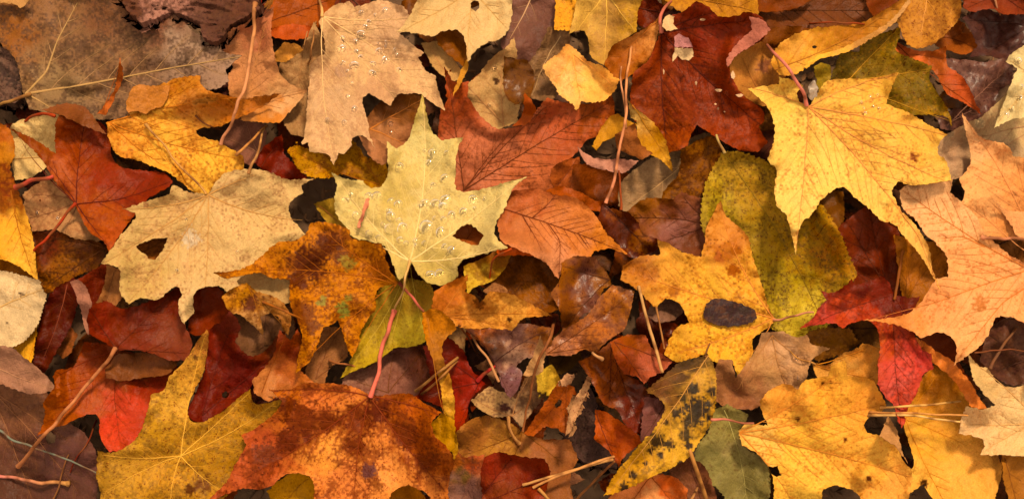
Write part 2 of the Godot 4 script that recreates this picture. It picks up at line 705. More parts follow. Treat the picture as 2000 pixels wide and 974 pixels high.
func tube(path: Array, w0: float, w1: float, origin: Vector3, col: Color, col2: Color, knob: bool, lift := 0.0, sides := 8, wob := 7.0) -> ArrayMesh:
	var pts := PackedVector2Array()
	var ctrl := PackedVector2Array()
	for i in range(0, path.size() - 1, 2):
		ctrl.append(Vector2(path[i], path[i + 1]))
	var cv := Curve2D.new()
	for i in ctrl.size():
		var tan := (ctrl[mini(i + 1, ctrl.size() - 1)] - ctrl[maxi(i - 1, 0)]) * 0.17
		cv.add_point(ctrl[i], -tan, tan)
	cv.bake_interval = 2.0
	var L := cv.get_baked_length()
	var n := int(maxf(4, L / 6.0)) + 1
	var hs := PackedFloat32Array()
	for i in n:
		var q := cv.sample_baked(L * i / (n - 1))
		q += Vector2(n_low.get_noise_2d(q.x * 0.8, q.y * 0.8), n_low.get_noise_2d(q.y * 0.8, q.x * 0.8)) * wob + Vector2(n_mid.get_noise_2d(q.x * 0.7, q.y * 0.7), n_mid.get_noise_2d(q.y * 0.7, q.x * 0.7)) * wob * 0.15
		pts.append(q)
		hs.append(height_at(q.x, q.y))
	var h0 := hs.duplicate()
	for it in 60:
		for i in range(1, n - 1):
			hs[i] = maxf(h0[i], (hs[i - 1] + hs[i + 1]) * 0.5)
	for it in 3:
		for i in range(1, n - 1):
			hs[i] = (hs[i - 1] + hs[i] + hs[i + 1]) / 3.0
	var verts := PackedVector3Array()
	var norms := PackedVector3Array()
	var cols := PackedColorArray()
	var idx := PackedInt32Array()
	var cs := PackedVector3Array()
	var rs := PackedFloat32Array()
	for i in n:
		var f := float(i) / (n - 1)
		var w := lerpf(w0, w1, f) * (0.86 + 0.3 * exp(-f * L / 9.0))
		if knob:
			w *= 1.0 + 0.75 * exp(-(1.0 - f) * L / 7.0)
		w *= 1.0 + 0.12 * n_mid.get_noise_2d(pts[i].x * 2.0, pts[i].y * 2.0)
		var rr := w * 0.5 * PXM
		rs.append(rr)
		cs.append(to_world(pts[i].x, pts[i].y, hs[i] + rr + 0.0002 + lift * 0.001 * sin(f * PI)) - origin)
	for i in n:
		var tg := (cs[mini(n - 1, i + 1)] - cs[maxi(0, i - 1)]).normalized()
		var sd := tg.cross(Vector3.UP).normalized()
		var up := sd.cross(tg)
		var f := float(i) / (n - 1)
		for s in sides:
			var a := TAU * s / sides
			var nr := sd * cos(a) + up * sin(a)
			verts.append(cs[i] + nr * rs[i])
			norms.append(nr)
			var c := col.lerp(col2, f).lerp(lin(118, 70, 40), 0.2 + 0.6 * smoothstep(-0.1, 0.4, n_low.get_noise_2d(pts[i].x * 2.0 + 70.0, pts[i].y * 2.0))) * (1.0 + 0.3 * n_fine.get_noise_2d(pts[i].x + s * 3.0, pts[i].y))
			c.a = 1.0
			cols.append(c)
	for i in n - 1:
		for s in sides:
			var a := i * sides + s
			var b := i * sides + (s + 1) % sides
			idx.append_array([a, b, a + sides, b, b + sides, a + sides])
	for e in 2:
		var ci := 0 if e == 0 else n - 1
		var tg := (cs[1] - cs[0]).normalized() * -1.0 if e == 0 else (cs[n - 1] - cs[n - 2]).normalized()
		verts.append(cs[ci] + tg * rs[ci] * 0.4)
		norms.append(tg)
		cols.append(cols[ci * sides])
		var ti := verts.size() - 1
		for s in sides:
			var a := ci * sides + s
			var b := ci * sides + (s + 1) % sides
			if e == 0:
				idx.append_array([ti, b, a])
			else:
				idx.append_array([ti, a, b])
	var arr := []
	arr.resize(Mesh.ARRAY_MAX)
	arr[Mesh.ARRAY_VERTEX] = verts
	arr[Mesh.ARRAY_NORMAL] = norms
	arr[Mesh.ARRAY_COLOR] = cols
	arr[Mesh.ARRAY_INDEX] = idx
	var mesh := ArrayMesh.new()
	mesh.add_surface_from_arrays(Mesh.PRIMITIVE_TRIANGLES, arr)
	return mesh

func stick(called: String, label: String, category: String, w0: float, w1: float, path: Array, c: Array, group := "", lift := 0.0, knob := false, c2: Array = []) -> void:
	var at := to_world(path[0], path[1], height_at(path[0], path[1]))
	var o := MeshInstance3D.new()
	o.name = numbered(called)
	o.mesh = tube(path, w0, w1, at, lin3(c), lin3(c2 if c2.size() else c), knob, lift, 8, 1.5 if called == "pine_needle" else 6.0)
	o.material_override = mats.stalk
	add_child(o)
	o.position = at
	tag(o, label, category, group)

# ---------------------------------------------------------------- water
func drop_mesh(seedv: int) -> ArrayMesh:
	var st := SurfaceTool.new()
	st.begin(Mesh.PRIMITIVE_TRIANGLES)
	st.set_smooth_group(0)
	var r := RandomNumberGenerator.new()
	r.seed = seedv
	var e := r.randf_range(0.9, 1.1)
	var lob := r.randf_range(0.0, 0.07)
	var ph := r.randf() * TAU
	var rings := 7
	var seg := 18
	var pt := func(i: int, j: int) -> Vector3:
		# flat lens: a low dome above, a shallow bowl below
		var a := TAU * j / seg
		var k := 1.0 + lob * sin(a * 2.0 + ph) + lob * 0.6 * sin(a * 3.0 - ph)
		if i <= rings:
			var t := float(i) / rings * 1.75
			return Vector3(sin(t) * cos(a) * k * e, cos(t) * 0.62 + 0.12, sin(t) * sin(a) * k / e)
		return Vector3(0, -0.02, 0)
	for i in rings + 1:
		for j in seg:
			var a: Vector3 = pt.call(i, j)
			var b: Vector3 = pt.call(i, j + 1)
			var c: Vector3 = pt.call(i + 1, j)
			var d: Vector3 = pt.call(i + 1, j + 1)
			if i > 0:
				st.add_vertex(a); st.add_vertex(b); st.add_vertex(c)
			if i < rings:
				st.add_vertex(b); st.add_vertex(d); st.add_vertex(c)
	st.generate_normals()
	return st.commit()

# ---------------------------------------------------------------- materials
func seamless(freq: float, kind: int, seedv: int, size: int) -> PackedByteArray:
	var n := FastNoiseLite.new()
	n.seed = seedv
	n.noise_type = kind
	n.frequency = freq
	n.fractal_octaves = 3
	if kind == FastNoiseLite.TYPE_CELLULAR:
		n.cellular_return_type = FastNoiseLite.RETURN_DISTANCE2_SUB
		n.fractal_type = FastNoiseLite.FRACTAL_NONE
	var im := n.get_seamless_image(size, size, false, false, 0.12)
	im.convert(Image.FORMAT_L8)
	return im.get_data()

func make_materials() -> void:
	var S := 512
	var fine := seamless(0.16, FastNoiseLite.TYPE_SIMPLEX_SMOOTH, 3, S)
	var mid := seamless(0.045, FastNoiseLite.TYPE_SIMPLEX_SMOOTH, 9, S)
	var cellb := seamless(0.05, FastNoiseLite.TYPE_CELLULAR, 5, S)
	var cells := seamless(0.11, FastNoiseLite.TYPE_CELLULAR, 8, S)
	var alb := {}
	for kind in ["plain", "spotty"]:
		var data := PackedByteArray()
		data.resize(S * S * 3)
		for i in S * S:
			var f := fine[i] / 255.0
			var m := mid[i] / 255.0
			var v := 0.84 + 0.16 * f
			var fl := 0.0
			if kind == "plain":
				fl = smoothstep(0.74, 0.86, f * 0.7 + m * 0.3) * 0.5
			else:
				fl = smoothstep(0.60, 0.70, f * 0.6 + m * 0.4) * 0.8
			data[i * 3] = int(255.0 * v * (1.0 - fl * 0.42))
			data[i * 3 + 1] = int(255.0 * v * (1.0 - fl * 0.6))
			data[i * 3 + 2] = int(255.0 * v * (1.0 - fl * 0.62))
		var im := Image.create_from_data(S, S, false, Image.FORMAT_RGB8, data)
		im.generate_mipmaps()
		alb[kind] = ImageTexture.create_from_image(im)
	var hd := PackedByteArray()
	hd.resize(S * S)
	for i in S * S:
		var cb := minf(1.0, cellb[i] / 255.0 * 2.2)
		var cs := minf(1.0, cells[i] / 255.0 * 2.2)
		hd[i] = int(255.0 * clampf(0.45 * cb + 0.28 * cs + 0.22 * fine[i] / 255.0, 0, 1))
	var hi := Image.create_from_data(S, S, false, Image.FORMAT_L8, hd)
	hi.convert(Image.FORMAT_RGBA8)
	hi.bump_map_to_normal_map(3.0)
	hi.generate_mipmaps()
	var nt := ImageTexture.create_from_image(hi)
	for e in [["dry", 0.5, 0.17, "plain"], ["spot", 0.5, 0.17, "spotty"], ["satin", 0.47, 0.19, "plain"], ["wet", 0.38, 0.3, "spotty"], ["bark", 0.8, 0.3, "spotty"]]:
		var m := StandardMaterial3D.new()
		m.vertex_color_use_as_albedo = true
		m.albedo_texture = alb[e[3]]
		m.roughness = e[1]
		m.metallic_specular = e[2]
		m.normal_enabled = true
		m.normal_texture = nt
		m.normal_scale = 0.3 if e[0] == "wet" else 0.55
		if e[0] != "bark":
			m.backlight_enabled = true
			m.backlight = Color(0.22, 0.17, 0.10)
		mats[e[0]] = m
	for e in [["vein", 0.6], ["stalk", 0.62]]:
		var m := StandardMaterial3D.new()
		m.vertex_color_use_as_albedo = true
		m.roughness = e[1]
		m.metallic_specular = 0.2
		mats[e[0]] = m
	var wat := StandardMaterial3D.new()
	wat.albedo_color = Color(1, 1, 1, 0.0)
	wat.roughness = 0.0
	wat.refraction_enabled = true
	wat.refraction_scale = 0.033
	wat.transparency = BaseMaterial3D.TRANSPARENCY_ALPHA
	mats.water = wat
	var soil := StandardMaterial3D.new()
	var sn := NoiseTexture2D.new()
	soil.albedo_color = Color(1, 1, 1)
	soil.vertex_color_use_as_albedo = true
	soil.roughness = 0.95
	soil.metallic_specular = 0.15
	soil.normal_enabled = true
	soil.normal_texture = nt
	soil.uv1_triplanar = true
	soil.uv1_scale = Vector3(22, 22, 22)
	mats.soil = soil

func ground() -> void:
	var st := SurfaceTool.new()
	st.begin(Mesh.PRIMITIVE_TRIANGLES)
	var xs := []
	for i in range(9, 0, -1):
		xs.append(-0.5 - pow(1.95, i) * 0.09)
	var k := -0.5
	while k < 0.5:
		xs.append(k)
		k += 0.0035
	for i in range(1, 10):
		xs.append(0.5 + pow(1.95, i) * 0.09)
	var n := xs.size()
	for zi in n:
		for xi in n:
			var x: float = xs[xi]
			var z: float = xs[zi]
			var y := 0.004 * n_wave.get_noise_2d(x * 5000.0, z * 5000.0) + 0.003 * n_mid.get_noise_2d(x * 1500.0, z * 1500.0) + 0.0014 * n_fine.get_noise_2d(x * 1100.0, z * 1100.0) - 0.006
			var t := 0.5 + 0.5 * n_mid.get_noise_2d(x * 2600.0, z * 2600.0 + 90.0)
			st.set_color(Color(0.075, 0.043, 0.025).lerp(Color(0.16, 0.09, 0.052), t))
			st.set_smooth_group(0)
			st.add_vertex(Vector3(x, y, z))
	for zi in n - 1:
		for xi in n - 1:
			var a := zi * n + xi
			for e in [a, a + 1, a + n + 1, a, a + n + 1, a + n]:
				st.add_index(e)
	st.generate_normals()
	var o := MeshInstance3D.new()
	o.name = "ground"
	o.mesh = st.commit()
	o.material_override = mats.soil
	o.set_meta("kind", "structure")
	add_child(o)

func maple_shape(cx: float, cy: float, size: float, turn: float) -> Array:
	var half := [[0, 1.0], [9, 0.7], [17, 0.74], [22, 0.56], [31, 0.36], [40, 0.62], [47, 0.72], [55, 0.98], [62, 0.7], [72, 0.6], [86, 0.36], [100, 0.52], [112, 0.66], [126, 0.4], [150, 0.22]]
	var res := []
	for e in half:
		var a: float = deg_to_rad(e[0]) + turn
		res.append_array([cx + cos(a) * e[1] * size, cy + sin(a) * e[1] * size])
	res.append_array([cx, cy])
	for i in range(half.size() - 1, 0, -1):
		var e: Array = half[i]
		var a: float = -deg_to_rad(e[0]) + turn
		var f := 0.9 + 0.2 * absf(sin(i * 1.7 + turn * 3.0))
		res.append_array([cx + cos(a) * e[1] * size * f, cy + sin(a) * e[1] * size * f])
	return res

func oval_shape(cx: float, cy: float, size: float, turn: float) -> Array:
	var res := []
	for i in 16:
		var a := TAU * i / 16.0
		var x := cos(a) * size * 0.55
		var y := sin(a) * size * 0.3 * (1.0 - 0.25 * cos(a))
		res.append_array([cx + x * cos(turn) - y * sin(turn), cy + x * sin(turn) + y * cos(turn)])
	return res

func scrap_shape(cx: float, cy: float, size: float, turn: float) -> Array:
	var res := []
	var n := 9
	for i in n:
		var a := turn + TAU * i / n
		var r := size * (1.0 if i == 0 else rng.randf_range(0.32, 0.72))
		res.append_array([cx + cos(a) * r, cy + sin(a) * r])
	return res

# ---------------------------------------------------------------- the scene
func _ready() -> void:
	# camera, sky, sun, exposure
	var tilt := deg_to_rad(17.0)
	var dist := 0.95
	var cam := Camera3D.new()
	cam.name = "camera"
	cam.fov = 20.6
	cam.near = 0.05
	cam.far = 200.0
	add_child(cam)
	cam.position = Vector3(0, 0.02 + dist * cos(tilt), dist * sin(tilt))
	cam.rotation = Vector3(-(PI / 2 - tilt), 0, 0)
	cam.current = true
	cam_pos = cam.position
	cam_basis = Basis.from_euler(cam.rotation)
	half_tan = tan(deg_to_rad(cam.fov) * 0.5)
	var env := Environment.new()
	var sky := Sky.new()
	var sm := ProceduralSkyMaterial.new()
	sm.sky_top_color = Color(0.96, 0.88, 0.78)
	sm.sky_horizon_color = Color(0.70, 0.63, 0.54)
	sm.sky_curve = 0.25
	sm.ground_horizon_color = Color(0.30, 0.24, 0.18)
	sm.ground_bottom_color = Color(0.12, 0.09, 0.06)
	sm.sun_angle_max = 0.0
	sky.sky_material = sm
	env.sky = sky
	env.background_mode = Environment.BG_SKY
	env.background_energy_multiplier = 0.5
	env.tonemap_mode = Environment.TONE_MAPPER_LINEAR
	env.tonemap_exposure = 3.2
	env.sdfgi_enabled = true
	env.ssao_enabled = true
	env.ssil_enabled = true
	var we := WorldEnvironment.new()
	we.name = "world_environment"
	we.environment = env
	add_child(we)
	var sun := DirectionalLight3D.new()
	sun.name = "sun"
	sun.light_energy = 0.5
	sun.light_color = Color(1.0, 0.91, 0.77)
	sun.light_angular_distance = 10.0
	sun.shadow_enabled = true
	add_child(sun)
	sun.look_at_from_position(Vector3(0.27, 1.0, -0.6), Vector3.ZERO)

	rng.seed = 20
	n_low.seed = 11; n_low.frequency = 1.0 / 75.0; n_low.fractal_octaves = 2
	n_mid.seed = 12; n_mid.frequency = 1.0 / 26.0; n_mid.fractal_octaves = 3
	n_fine.seed = 13; n_fine.frequency = 1.0 / 8.0; n_fine.fractal_octaves = 2
	n_wave.seed = 14; n_wave.frequency = 1.0 / 130.0; n_wave.fractal_octaves = 2
	H.resize(GW * GH)
	var t0 := Time.get_ticks_msec()
	make_materials()
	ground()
	surroundings()
	crumbs()
	under_layer()
	for y in GH:                      # unseen added floor that lifts the upper leaves so the gaps fall dark
		for x in GW:
			H[y * GW + x] = maxf(H[y * GW + x], 0.017 + 0.005 * n_wave.get_noise_2d(x * 9.0, y * 9.0))
	scraps()
	print("base ", Time.get_ticks_msec() - t0)
	leaves_one()
	leaves_two()
	leaves_three()
	leaves_four()
	print("leaves ", Time.get_ticks_msec() - t0)
	for s in stalks:
		var t: Node3D = s[0]
		var path: Array = s[1].slice(1)
		var w: float = s[1][0]
		part(s[4], tube(path, w, w * (0.95 if s[3] else 0.85), t.position, lin3(s[2]), lin3(s[2]), s[3]), mats.stalk, t)
	sticks()
	place_drops()
	print("all ", leaf_count, " leaves, ", Time.get_ticks_msec() - t0)

func surroundings() -> void:
	# the same litter going on past the edges of the plot
	var o := {c = [255, 255, 255], res = 22.0, cup = 6.0, wave = 6.0}
	var keep := H.duplicate()
	var poly := outline(maple_shape(1000, 487, 170, 0.3))
	var d := drape(poly, o)
	var mesh := blade(o, poly, d, [], to_world(1000, 487, 0.0))
	H = keep
	var mm := MultiMesh.new()
	mm.transform_format = MultiMesh.TRANSFORM_3D
	mm.use_colors = true
	mm.mesh = mesh
	var spots := []
	while spots.size() < 2800:
		var x := rng.randf_range(-1.3, 1.3)
		var z := rng.randf_range(-1.2, 1.0)
		if absf(x) < 0.42 and z > -0.25 and z < 0.225:
			continue
		spots.append(Vector3(x, rng.randf_range(0.0, 0.022), z))
	mm.instance_count = spots.size()
	var tones := [[205, 150, 70], [150, 75, 35], [190, 110, 45], [120, 60, 35], [215, 165, 100], [140, 45, 25], [160, 110, 70]]
	for i in spots.size():
		var b := Basis.from_euler(Vector3(rng.randf_range(-0.2, 0.2), rng.randf() * TAU, rng.randf_range(-0.2, 0.2))).scaled(Vector3.ONE * rng.randf_range(0.7, 1.1))
		mm.set_instance_transform(i, Transform3D(b, spots[i]))
		mm.set_instance_color(i, lin3(tones[rng.randi() % tones.size()]) * 1.4)
	var m := MultiMeshInstance3D.new()
	m.name = "leaf_litter"
	m.multimesh = mm
	m.material_override = mats.dry
	m.set_meta("kind", "stuff")
	tag(m, "fallen maple leaves going on around the plot", "leaf litter")
	add_child(m)

const NEAR := [[120,110,"large taupe leaf"], [200,360,"red-brown maple leaf"], [340,260,"orange-yellow leaf"], [400,470,"pale tan leaf with a hole"], [660,180,"tan pinkish drop-covered leaf"], [840,400,"pale yellow-green leaf"], [650,560,"green-flecked orange leaf"], [40,600,"cream serrated leaf"], [60,850,"brown purple leaf"], [200,800,"coral red leaf"], [330,900,"olive-yellow mottled leaf"], [680,880,"big blotched orange leaf"], [900,40,"beige leaf with a round hole"], [1020,60,"purplish veined leaf"], [1030,290,"copper red leaf"], [1090,450,"orange-brown veined leaf"], [1180,40,"pale olive yellow leaf"], [1370,160,"rust red leaf with flakes"], [1640,300,"big lemon yellow leaf"], [1620,90,"golden folded leaf"], [1780,140,"olive green leaf"], [1900,80,"rusty leaf by the black soil"], [1960,300,"peach pointed leaf"], [1890,560,"large peach leaf"], [1530,520,"green-gold serrated leaf"], [1370,570,"yellow leaf with a black spot"], [1740,680,"bright red leaf"], [1950,800,"cream peach leaf"], [1860,880,"golden leaf with needles"], [1600,860,"yellow leaf with pinholes"], [1440,890,"dull green leaf"], [1310,830,"black-spotted yellow leaf"], [1210,720,"wet red leaf"], [1140,620,"leathery orange leaf"], [980,610,"orange curled leaf"], [900,780,"deep red leaf"], [1010,780,"tan crumpled leaf"], [1000,930,"crimson leaf"], [1160,900,"pine needles by the black wood"], [480,680,"dark red leaf with a curled rim"], [1270,420,"maroon brown leaf"], [540,150,"pinkish tan smooth leaf"]]

func under_layer() -> void:
	var tones := [[118,62,34,"brown"], [140,66,32,"rust brown"], [112,40,30,"maroon"], [150,96,44,"dull ochre"], [124,92,64,"grey brown"], [128,52,28,"red brown"], [104,62,44,"umber brown"]]
	for i in 50:
		var gx := (i % 10) * 225.0 - 20.0 + rng.randf_range(-80, 80)
		var gy := (i / 10) * 225.0 + 10.0 + rng.randf_range(-70, 70)
		var tone: Array = tones[rng.randi() % tones.size()]
		var turn := rng.randf() * TAU
		var size := rng.randf_range(120, 190)
		var c := [tone[0] + rng.randi_range(-8, 8), tone[1] + rng.randi_range(-6, 6), tone[2] + rng.randi_range(-4, 4)]
		var o := {res = 6.0, cup = 2.0, wave = 4.0, sec = 0.0, m = [tone[0] * 0.6, tone[1] * 0.6, tone[2] * 0.6, 0.7, 0.1], vc = [60, 34, 22], gl = "satin", group = "decaying leaves of the under layer"}
		var mid := Vector2(gx, gy) + Vector2.from_angle(turn) * size * 0.35
		var best := 1e9
		var near := ""
		for e in NEAR:
			var dd := Vector2(e[0], e[1]).distance_to(mid)
			if dd < best:
				best = dd
				near = e[2]
		if rng.randf() < 0.7:
			var tip := Vector2(gx, gy) + Vector2.from_angle(turn) * size * 0.9
			o.v = [gx, gy, tip.x, tip.y]
			for a in [0.95, -0.95]:
				var q := Vector2(gx, gy) + Vector2.from_angle(turn + a) * size * 0.85
				o.v.append_array([q.x, q.y])
			leaf("maple_leaf", "%s decaying lobed leaf glimpsed below the %s" % [tone[3], near], maple_shape(gx, gy, size, turn), c, o)
		else:
			var e := Vector2.from_angle(turn) * size * 0.5
			o.v = [gx - e.x, gy - e.y, gx + e.x, gy + e.y]
			leaf("oval_leaf", "%s decaying oval leaf glimpsed below the %s" % [tone[3], near], oval_shape(gx, gy, size, turn), c, o)

func scraps() -> void:
	var tones := [[150,62,34,"rust"], [124,44,32,"maroon"], [140,92,72,"mauve brown"], [176,104,52,"orange brown"], [186,136,86,"tan"], [120,70,56,"purplish brown"]]
	for i in 110:
		var gx := rng.randf_range(20, 1980)
		var gy := rng.randf_range(10, 960)
		if i < 50:
			gx = rng.randf_range(820, 1330)
			gy = rng.randf_range(470, 965)
		var tone: Array = tones[rng.randi() % tones.size()]
		var size := rng.randf_range(38, 78)
		var turn := rng.randf() * TAU
		var best := 1e9
		var near := ""
		for e in NEAR:
			var dd := Vector2(e[0], e[1]).distance_to(Vector2(gx, gy))
			if dd < best:
				best = dd
				near = e[2]
		var tip := Vector2(gx, gy) + Vector2.from_angle(turn) * size * 0.9
		leaf("leaf_fragment", "small crumpled %s leaf scrap tucked under the %s" % [tone[3], near], scrap_shape(gx, gy, size, turn), [tone[0] + rng.randi_range(-12, 12), tone[1] + rng.randi_range(-8, 8), tone[2] + rng.randi_range(-6, 6)], {res = 4.5, cup = 4.0, wave = 5.0, curl = 7.0, stiff = 1, gl = ["satin", "wet", "dry"][i % 3], sec = 18.0, v = [gx - (tip.x - gx) * 0.4, gy - (tip.y - gy) * 0.4, tip.x, tip.y], vc = [tone[0] * 0.7, tone[1] * 0.7, tone[2] * 0.7], m = [tone[0] * 0.65, tone[1] * 0.6, tone[2] * 0.6, 0.6, 0.1], group = "small crumpled leaf scraps"})

func crumbs() -> void:
	# grit and broken bits on the soil
	var st := SurfaceTool.new()
	st.begin(Mesh.PRIMITIVE_TRIANGLES)
	var ico := SphereMesh.new()
	ico.radius = 1.0
	ico.height = 1.3
	ico.radial_segments = 7
	ico.rings = 3
	var mm := MultiMesh.new()
	mm.transform_format = MultiMesh.TRANSFORM_3D
	mm.use_colors = true
	mm.mesh = ico
	mm.instance_count = 9000
	for i in mm.instance_count:
		var x := rng.randf_range(-0.5, 0.5)
		var z := rng.randf_range(-0.32, 0.3)
		var y := 0.004 * n_wave.get_noise_2d(x * 5000.0, z * 5000.0) + 0.003 * n_mid.get_noise_2d(x * 1500.0, z * 1500.0) + 0.0014 * n_fine.get_noise_2d(x * 1100.0, z * 1100.0) - 0.006
		var sz := rng.randf_range(0.0006, 0.0030)
		var b := Basis.from_euler(Vector3(rng.randf() * TAU, rng.randf() * TAU, 0)).scaled_local(Vector3(sz * rng.randf_range(0.8, 2.4), sz * rng.randf_range(0.12, 0.6), sz * rng.randf_range(0.5, 1.3)))
		mm.set_instance_transform(i, Transform3D(b, Vector3(x, y + sz * 0.3, z)))
		mm.set_instance_color(i, Color(0.09, 0.05, 0.028).lerp(Color(0.3, 0.14, 0.06), rng.randf() * rng.randf()))
	var m := MultiMeshInstance3D.new()
	m.name = "soil_crumbs"
	m.multimesh = mm
	m.material_override = mats.soil
	m.set_meta("kind", "stuff")
	tag(m, "dark soil crumbs and broken bits under the leaves", "soil crumbs")
	add_child(m)

func place_drops() -> void:
	var kinds := []
	for i in 5:
		kinds.append(drop_mesh(40 + i))
	for e in drops:
		var a: Array = e[0]
		for i in range(0, a.size() - 2, 3):
			var o := MeshInstance3D.new()
			o.name = numbered("water_drop")
			o.mesh = kinds[(i / 3) % 5]
			o.material_override = mats.water
			add_child(o)
			var r: float = a[i + 2] * PXM * 1.24
			o.position = to_world(a[i], a[i + 1], surf(e[1], a[i], a[i + 1]) - 0.14 * r)
			o.scale = Vector3(r, r * 0.9, r)
			o.rotation.y = rng.randf() * TAU
			tag(o, ("large" if a[i + 2] >= 7.5 else ("medium sized" if a[i + 2] >= 4.6 else "tiny")) + " clear water drop lying on the " + e[2], "water drop", "water drops on the " + e[2])

# ---------------------------------------------------------------- leaves, lowest first
func leaves_one() -> void:
	# deep pieces seen between the others
	leaf("bark_piece", "weathered grey-brown bark piece beside the stalk of the large taupe leaf", [-30,85, 15,92, 30,120, 40,150, 44,180, 30,200, -30,200], [118,88,68], {cat = "bark", body = "bark", rough = 2.6, fib = 0.5, curl = 0.0, th = 9.0, gl = "bark", m = [50,34,26,0.8,0.0], gap = 1.0})
	leaf("wood_chip", "broad weathered dark wood chunk beside the pale splinter", [1098,862, 1118,820, 1150,752, 1168,790, 1166,850, 1200,880, 1205,915, 1150,905, 1120,885], [92,66,52], {cat = "wood", body = "wood", rough = 1.6, fib = -1.0, curl = 0.0, th = 7.0, gl = "bark", sec = 0.0, m = [58,40,32,0.6,0.0]})
	leaf("maple_leaf", "plum brown wet leaf on the soil beside the maroon leaf with a pale stalk", [1880,35, 1915,18, 1960,26, 2020,30, 2020,90, 1990,96, 1965,118, 1930,108, 1895,112, 1905,80], [96,56,46], {gl = "wet", v = [2015,50, 1890,40, 1930,104, 1990,92], vc = [70,38,32], m = [66,36,28,0.6,0.05], wave = 5.0})
	leaf("maple_leaf", "umber brown leaf in the hollow beside the cream peach leaf", [1930,640, 1975,620, 2025,640, 2025,745, 1975,752, 1945,735, 1915,705], [104,64,46], {gl = "satin", v = [2020,700, 1930,650, 1940,730], vc = [76,44,32], m = [70,40,30,0.6,0.05], wave = 5.0})
	leaf("maple_leaf", "chestnut brown leaf lying behind the golden folded leaf", [1470,-12, 1720,-12, 1705,40, 1640,55, 1560,60, 1500,85, 1480,40], [118,60,40], {gl = "satin", v = [1480,20, 1700,20], vc = [84,42,30]})
	leaf("maple_leaf", "rust brown leaf corner beside the red maple leaf with flakes", [1480,-12, 1600,-12, 1560,14, 1500,24, 1480,20], [128,58,26], {})
	leaf("maple_leaf", "brown red leaf sliver beside the round ochre leaf", [1690,-12, 1765,-12, 1745,20, 1712,36, 1698,20], [122,52,28], {})
	leaf("maple_leaf", "dull brown leaf under the golden folded leaf", [1490,60, 1530,52, 1560,50, 1600,60, 1560,90, 1520,120, 1490,150, 1470,110], [124,62,34], {})
	leaf("maple_leaf", "maroon leaf in the hollow beside the green-gold serrated leaf", [1630,450, 1660,425, 1692,402, 1722,428, 1748,440, 1765,480, 1762,560, 1752,610, 1700,610, 1668,560, 1650,500], [116,42,32], {gl = "satin", v = [1755,600, 1660,440, 1700,410], vc = [84,30,24]})
	leaf("oval_leaf", "brown leaf edge at the mouth of the dark hollow", [1596,385, 1622,372, 1648,374, 1648,430, 1634,448, 1612,420], [116,64,34], {gl = "satin"})
	leaf("maple_leaf", "brown mottled leaf in the hole below the copper leaf", [965,500, 1010,486, 1062,506, 1098,545, 1090,605, 1050,615, 1000,590, 955,575], [132,68,32], {gl = "satin", m = [86,42,24,0.7,0.05], b = [[1030,580,22,150,86,22]]})
	leaf("maple_leaf", "maroon leaf between the pale tan leaf and the red leaf with a curled rim", [370,565, 420,556, 450,585, 440,625, 405,655, 366,650], [132,46,34], {gl = "satin"})
	leaf("maple_leaf", "brown leaf seen through the round hole beside the red curled leaf", [455,600, 520,590, 570,600, 575,660, 545,700, 490,700, 455,670], [126,84,56], {v = [520,600, 515,695], vc = [98,62,42]})
	leaf("maple_leaf", "mauve brown leaf under the long pink stalk", [428,278, 455,232, 505,228, 520,258, 508,305, 488,325, 458,305], [150,96,76], {v = [505,300, 440,270, 480,235], vc = [176,122,92]})
	leaf("maple_leaf", "dark red leaf beside the crossed tan twigs", [496,318, 518,284, 550,262, 556,300, 575,322, 600,348, 560,352, 525,338], [126,36,19], {gl = "satin", v = [510,325, 550,270], vc = [100,30,18]})
	leaf("maple_leaf", "rust orange leaf behind the stalk end of the tan drop-covered leaf", [515,36, 540,-12, 660,-12, 645,25, 625,55, 560,58, 530,60], [172,78,24], {gl = "satin", v = [530,40, 640,0], vc = [120,52,18]})
	leaf("maple_leaf", "thin curled red-orange leaf strip below the rust orange leaf", [520,60, 560,47, 600,50, 622,60, 592,76, 550,76, 530,70], [186,82,32], {cup = 6.0, bend = 4.0, axis = 1.6})
	leaf("leaf_fragment", "small bright red leaf tip beside the long pink stalk", [480,-12, 520,-12, 514,10, 502,18, 488,6], [196,46,24], {gl = "satin", sec = 0.0})
	leaf("maple_leaf", "tan brown leaf half hidden behind the tan drop-covered leaf", [612,42, 640,100, 616,130, 605,200, 598,268, 568,262, 548,225, 556,190, 544,140, 552,110, 585,98], [200,150,98], {m = [150,100,62,0.6,0.1], v = [600,60, 575,250], vc = [170,120,74], st = [4, 600,120, 612,70, 618,40], sc = [180,124,72]})
	leaf("leaf_fragment", "small golden tan curled leaf tip beside the pinkish tan leaf", [518,114, 540,98, 555,82, 582,88, 592,97, 570,112, 550,122], [206,138,62], {sec = 0.0, lift = [555,90,3,18]})
	leaf("maple_leaf", "pinkish tan smooth leaf behind the long pink stalk", [500,25, 534,14, 529,60, 536,110, 556,155, 600,178, 580,202, 545,240, 505,238, 468,234, 478,200, 448,190, 445,150, 455,130, 436,100, 448,60, 480,45], [206,146,92], {k = [510,60,190,112,76, 500,120,206,140,92, 560,200,214,160,98, 540,225,206,124,46], v = [470,225, 520,40, 590,180], vc = [186,126,76], cup = 5.0})
	leaf("leaf_fragment", "rust leaf scrap seen through the hole of the pale yellow-green leaf", [872,470, 895,430, 925,425, 955,450, 950,490, 905,490], [186,98,44], {gl = "satin", v = [900,485, 930,430], vc = [130,60,28]})
	leaf("leaf_fragment", "ochre brown scrap seen through the torn hole of the pale tan leaf", [255,490, 285,455, 335,452, 330,500, 300,520, 268,510], [170,98,40], {v = [260,500, 330,460], vc = [110,56,26], m = [92,40,26,0.7,0.0]})
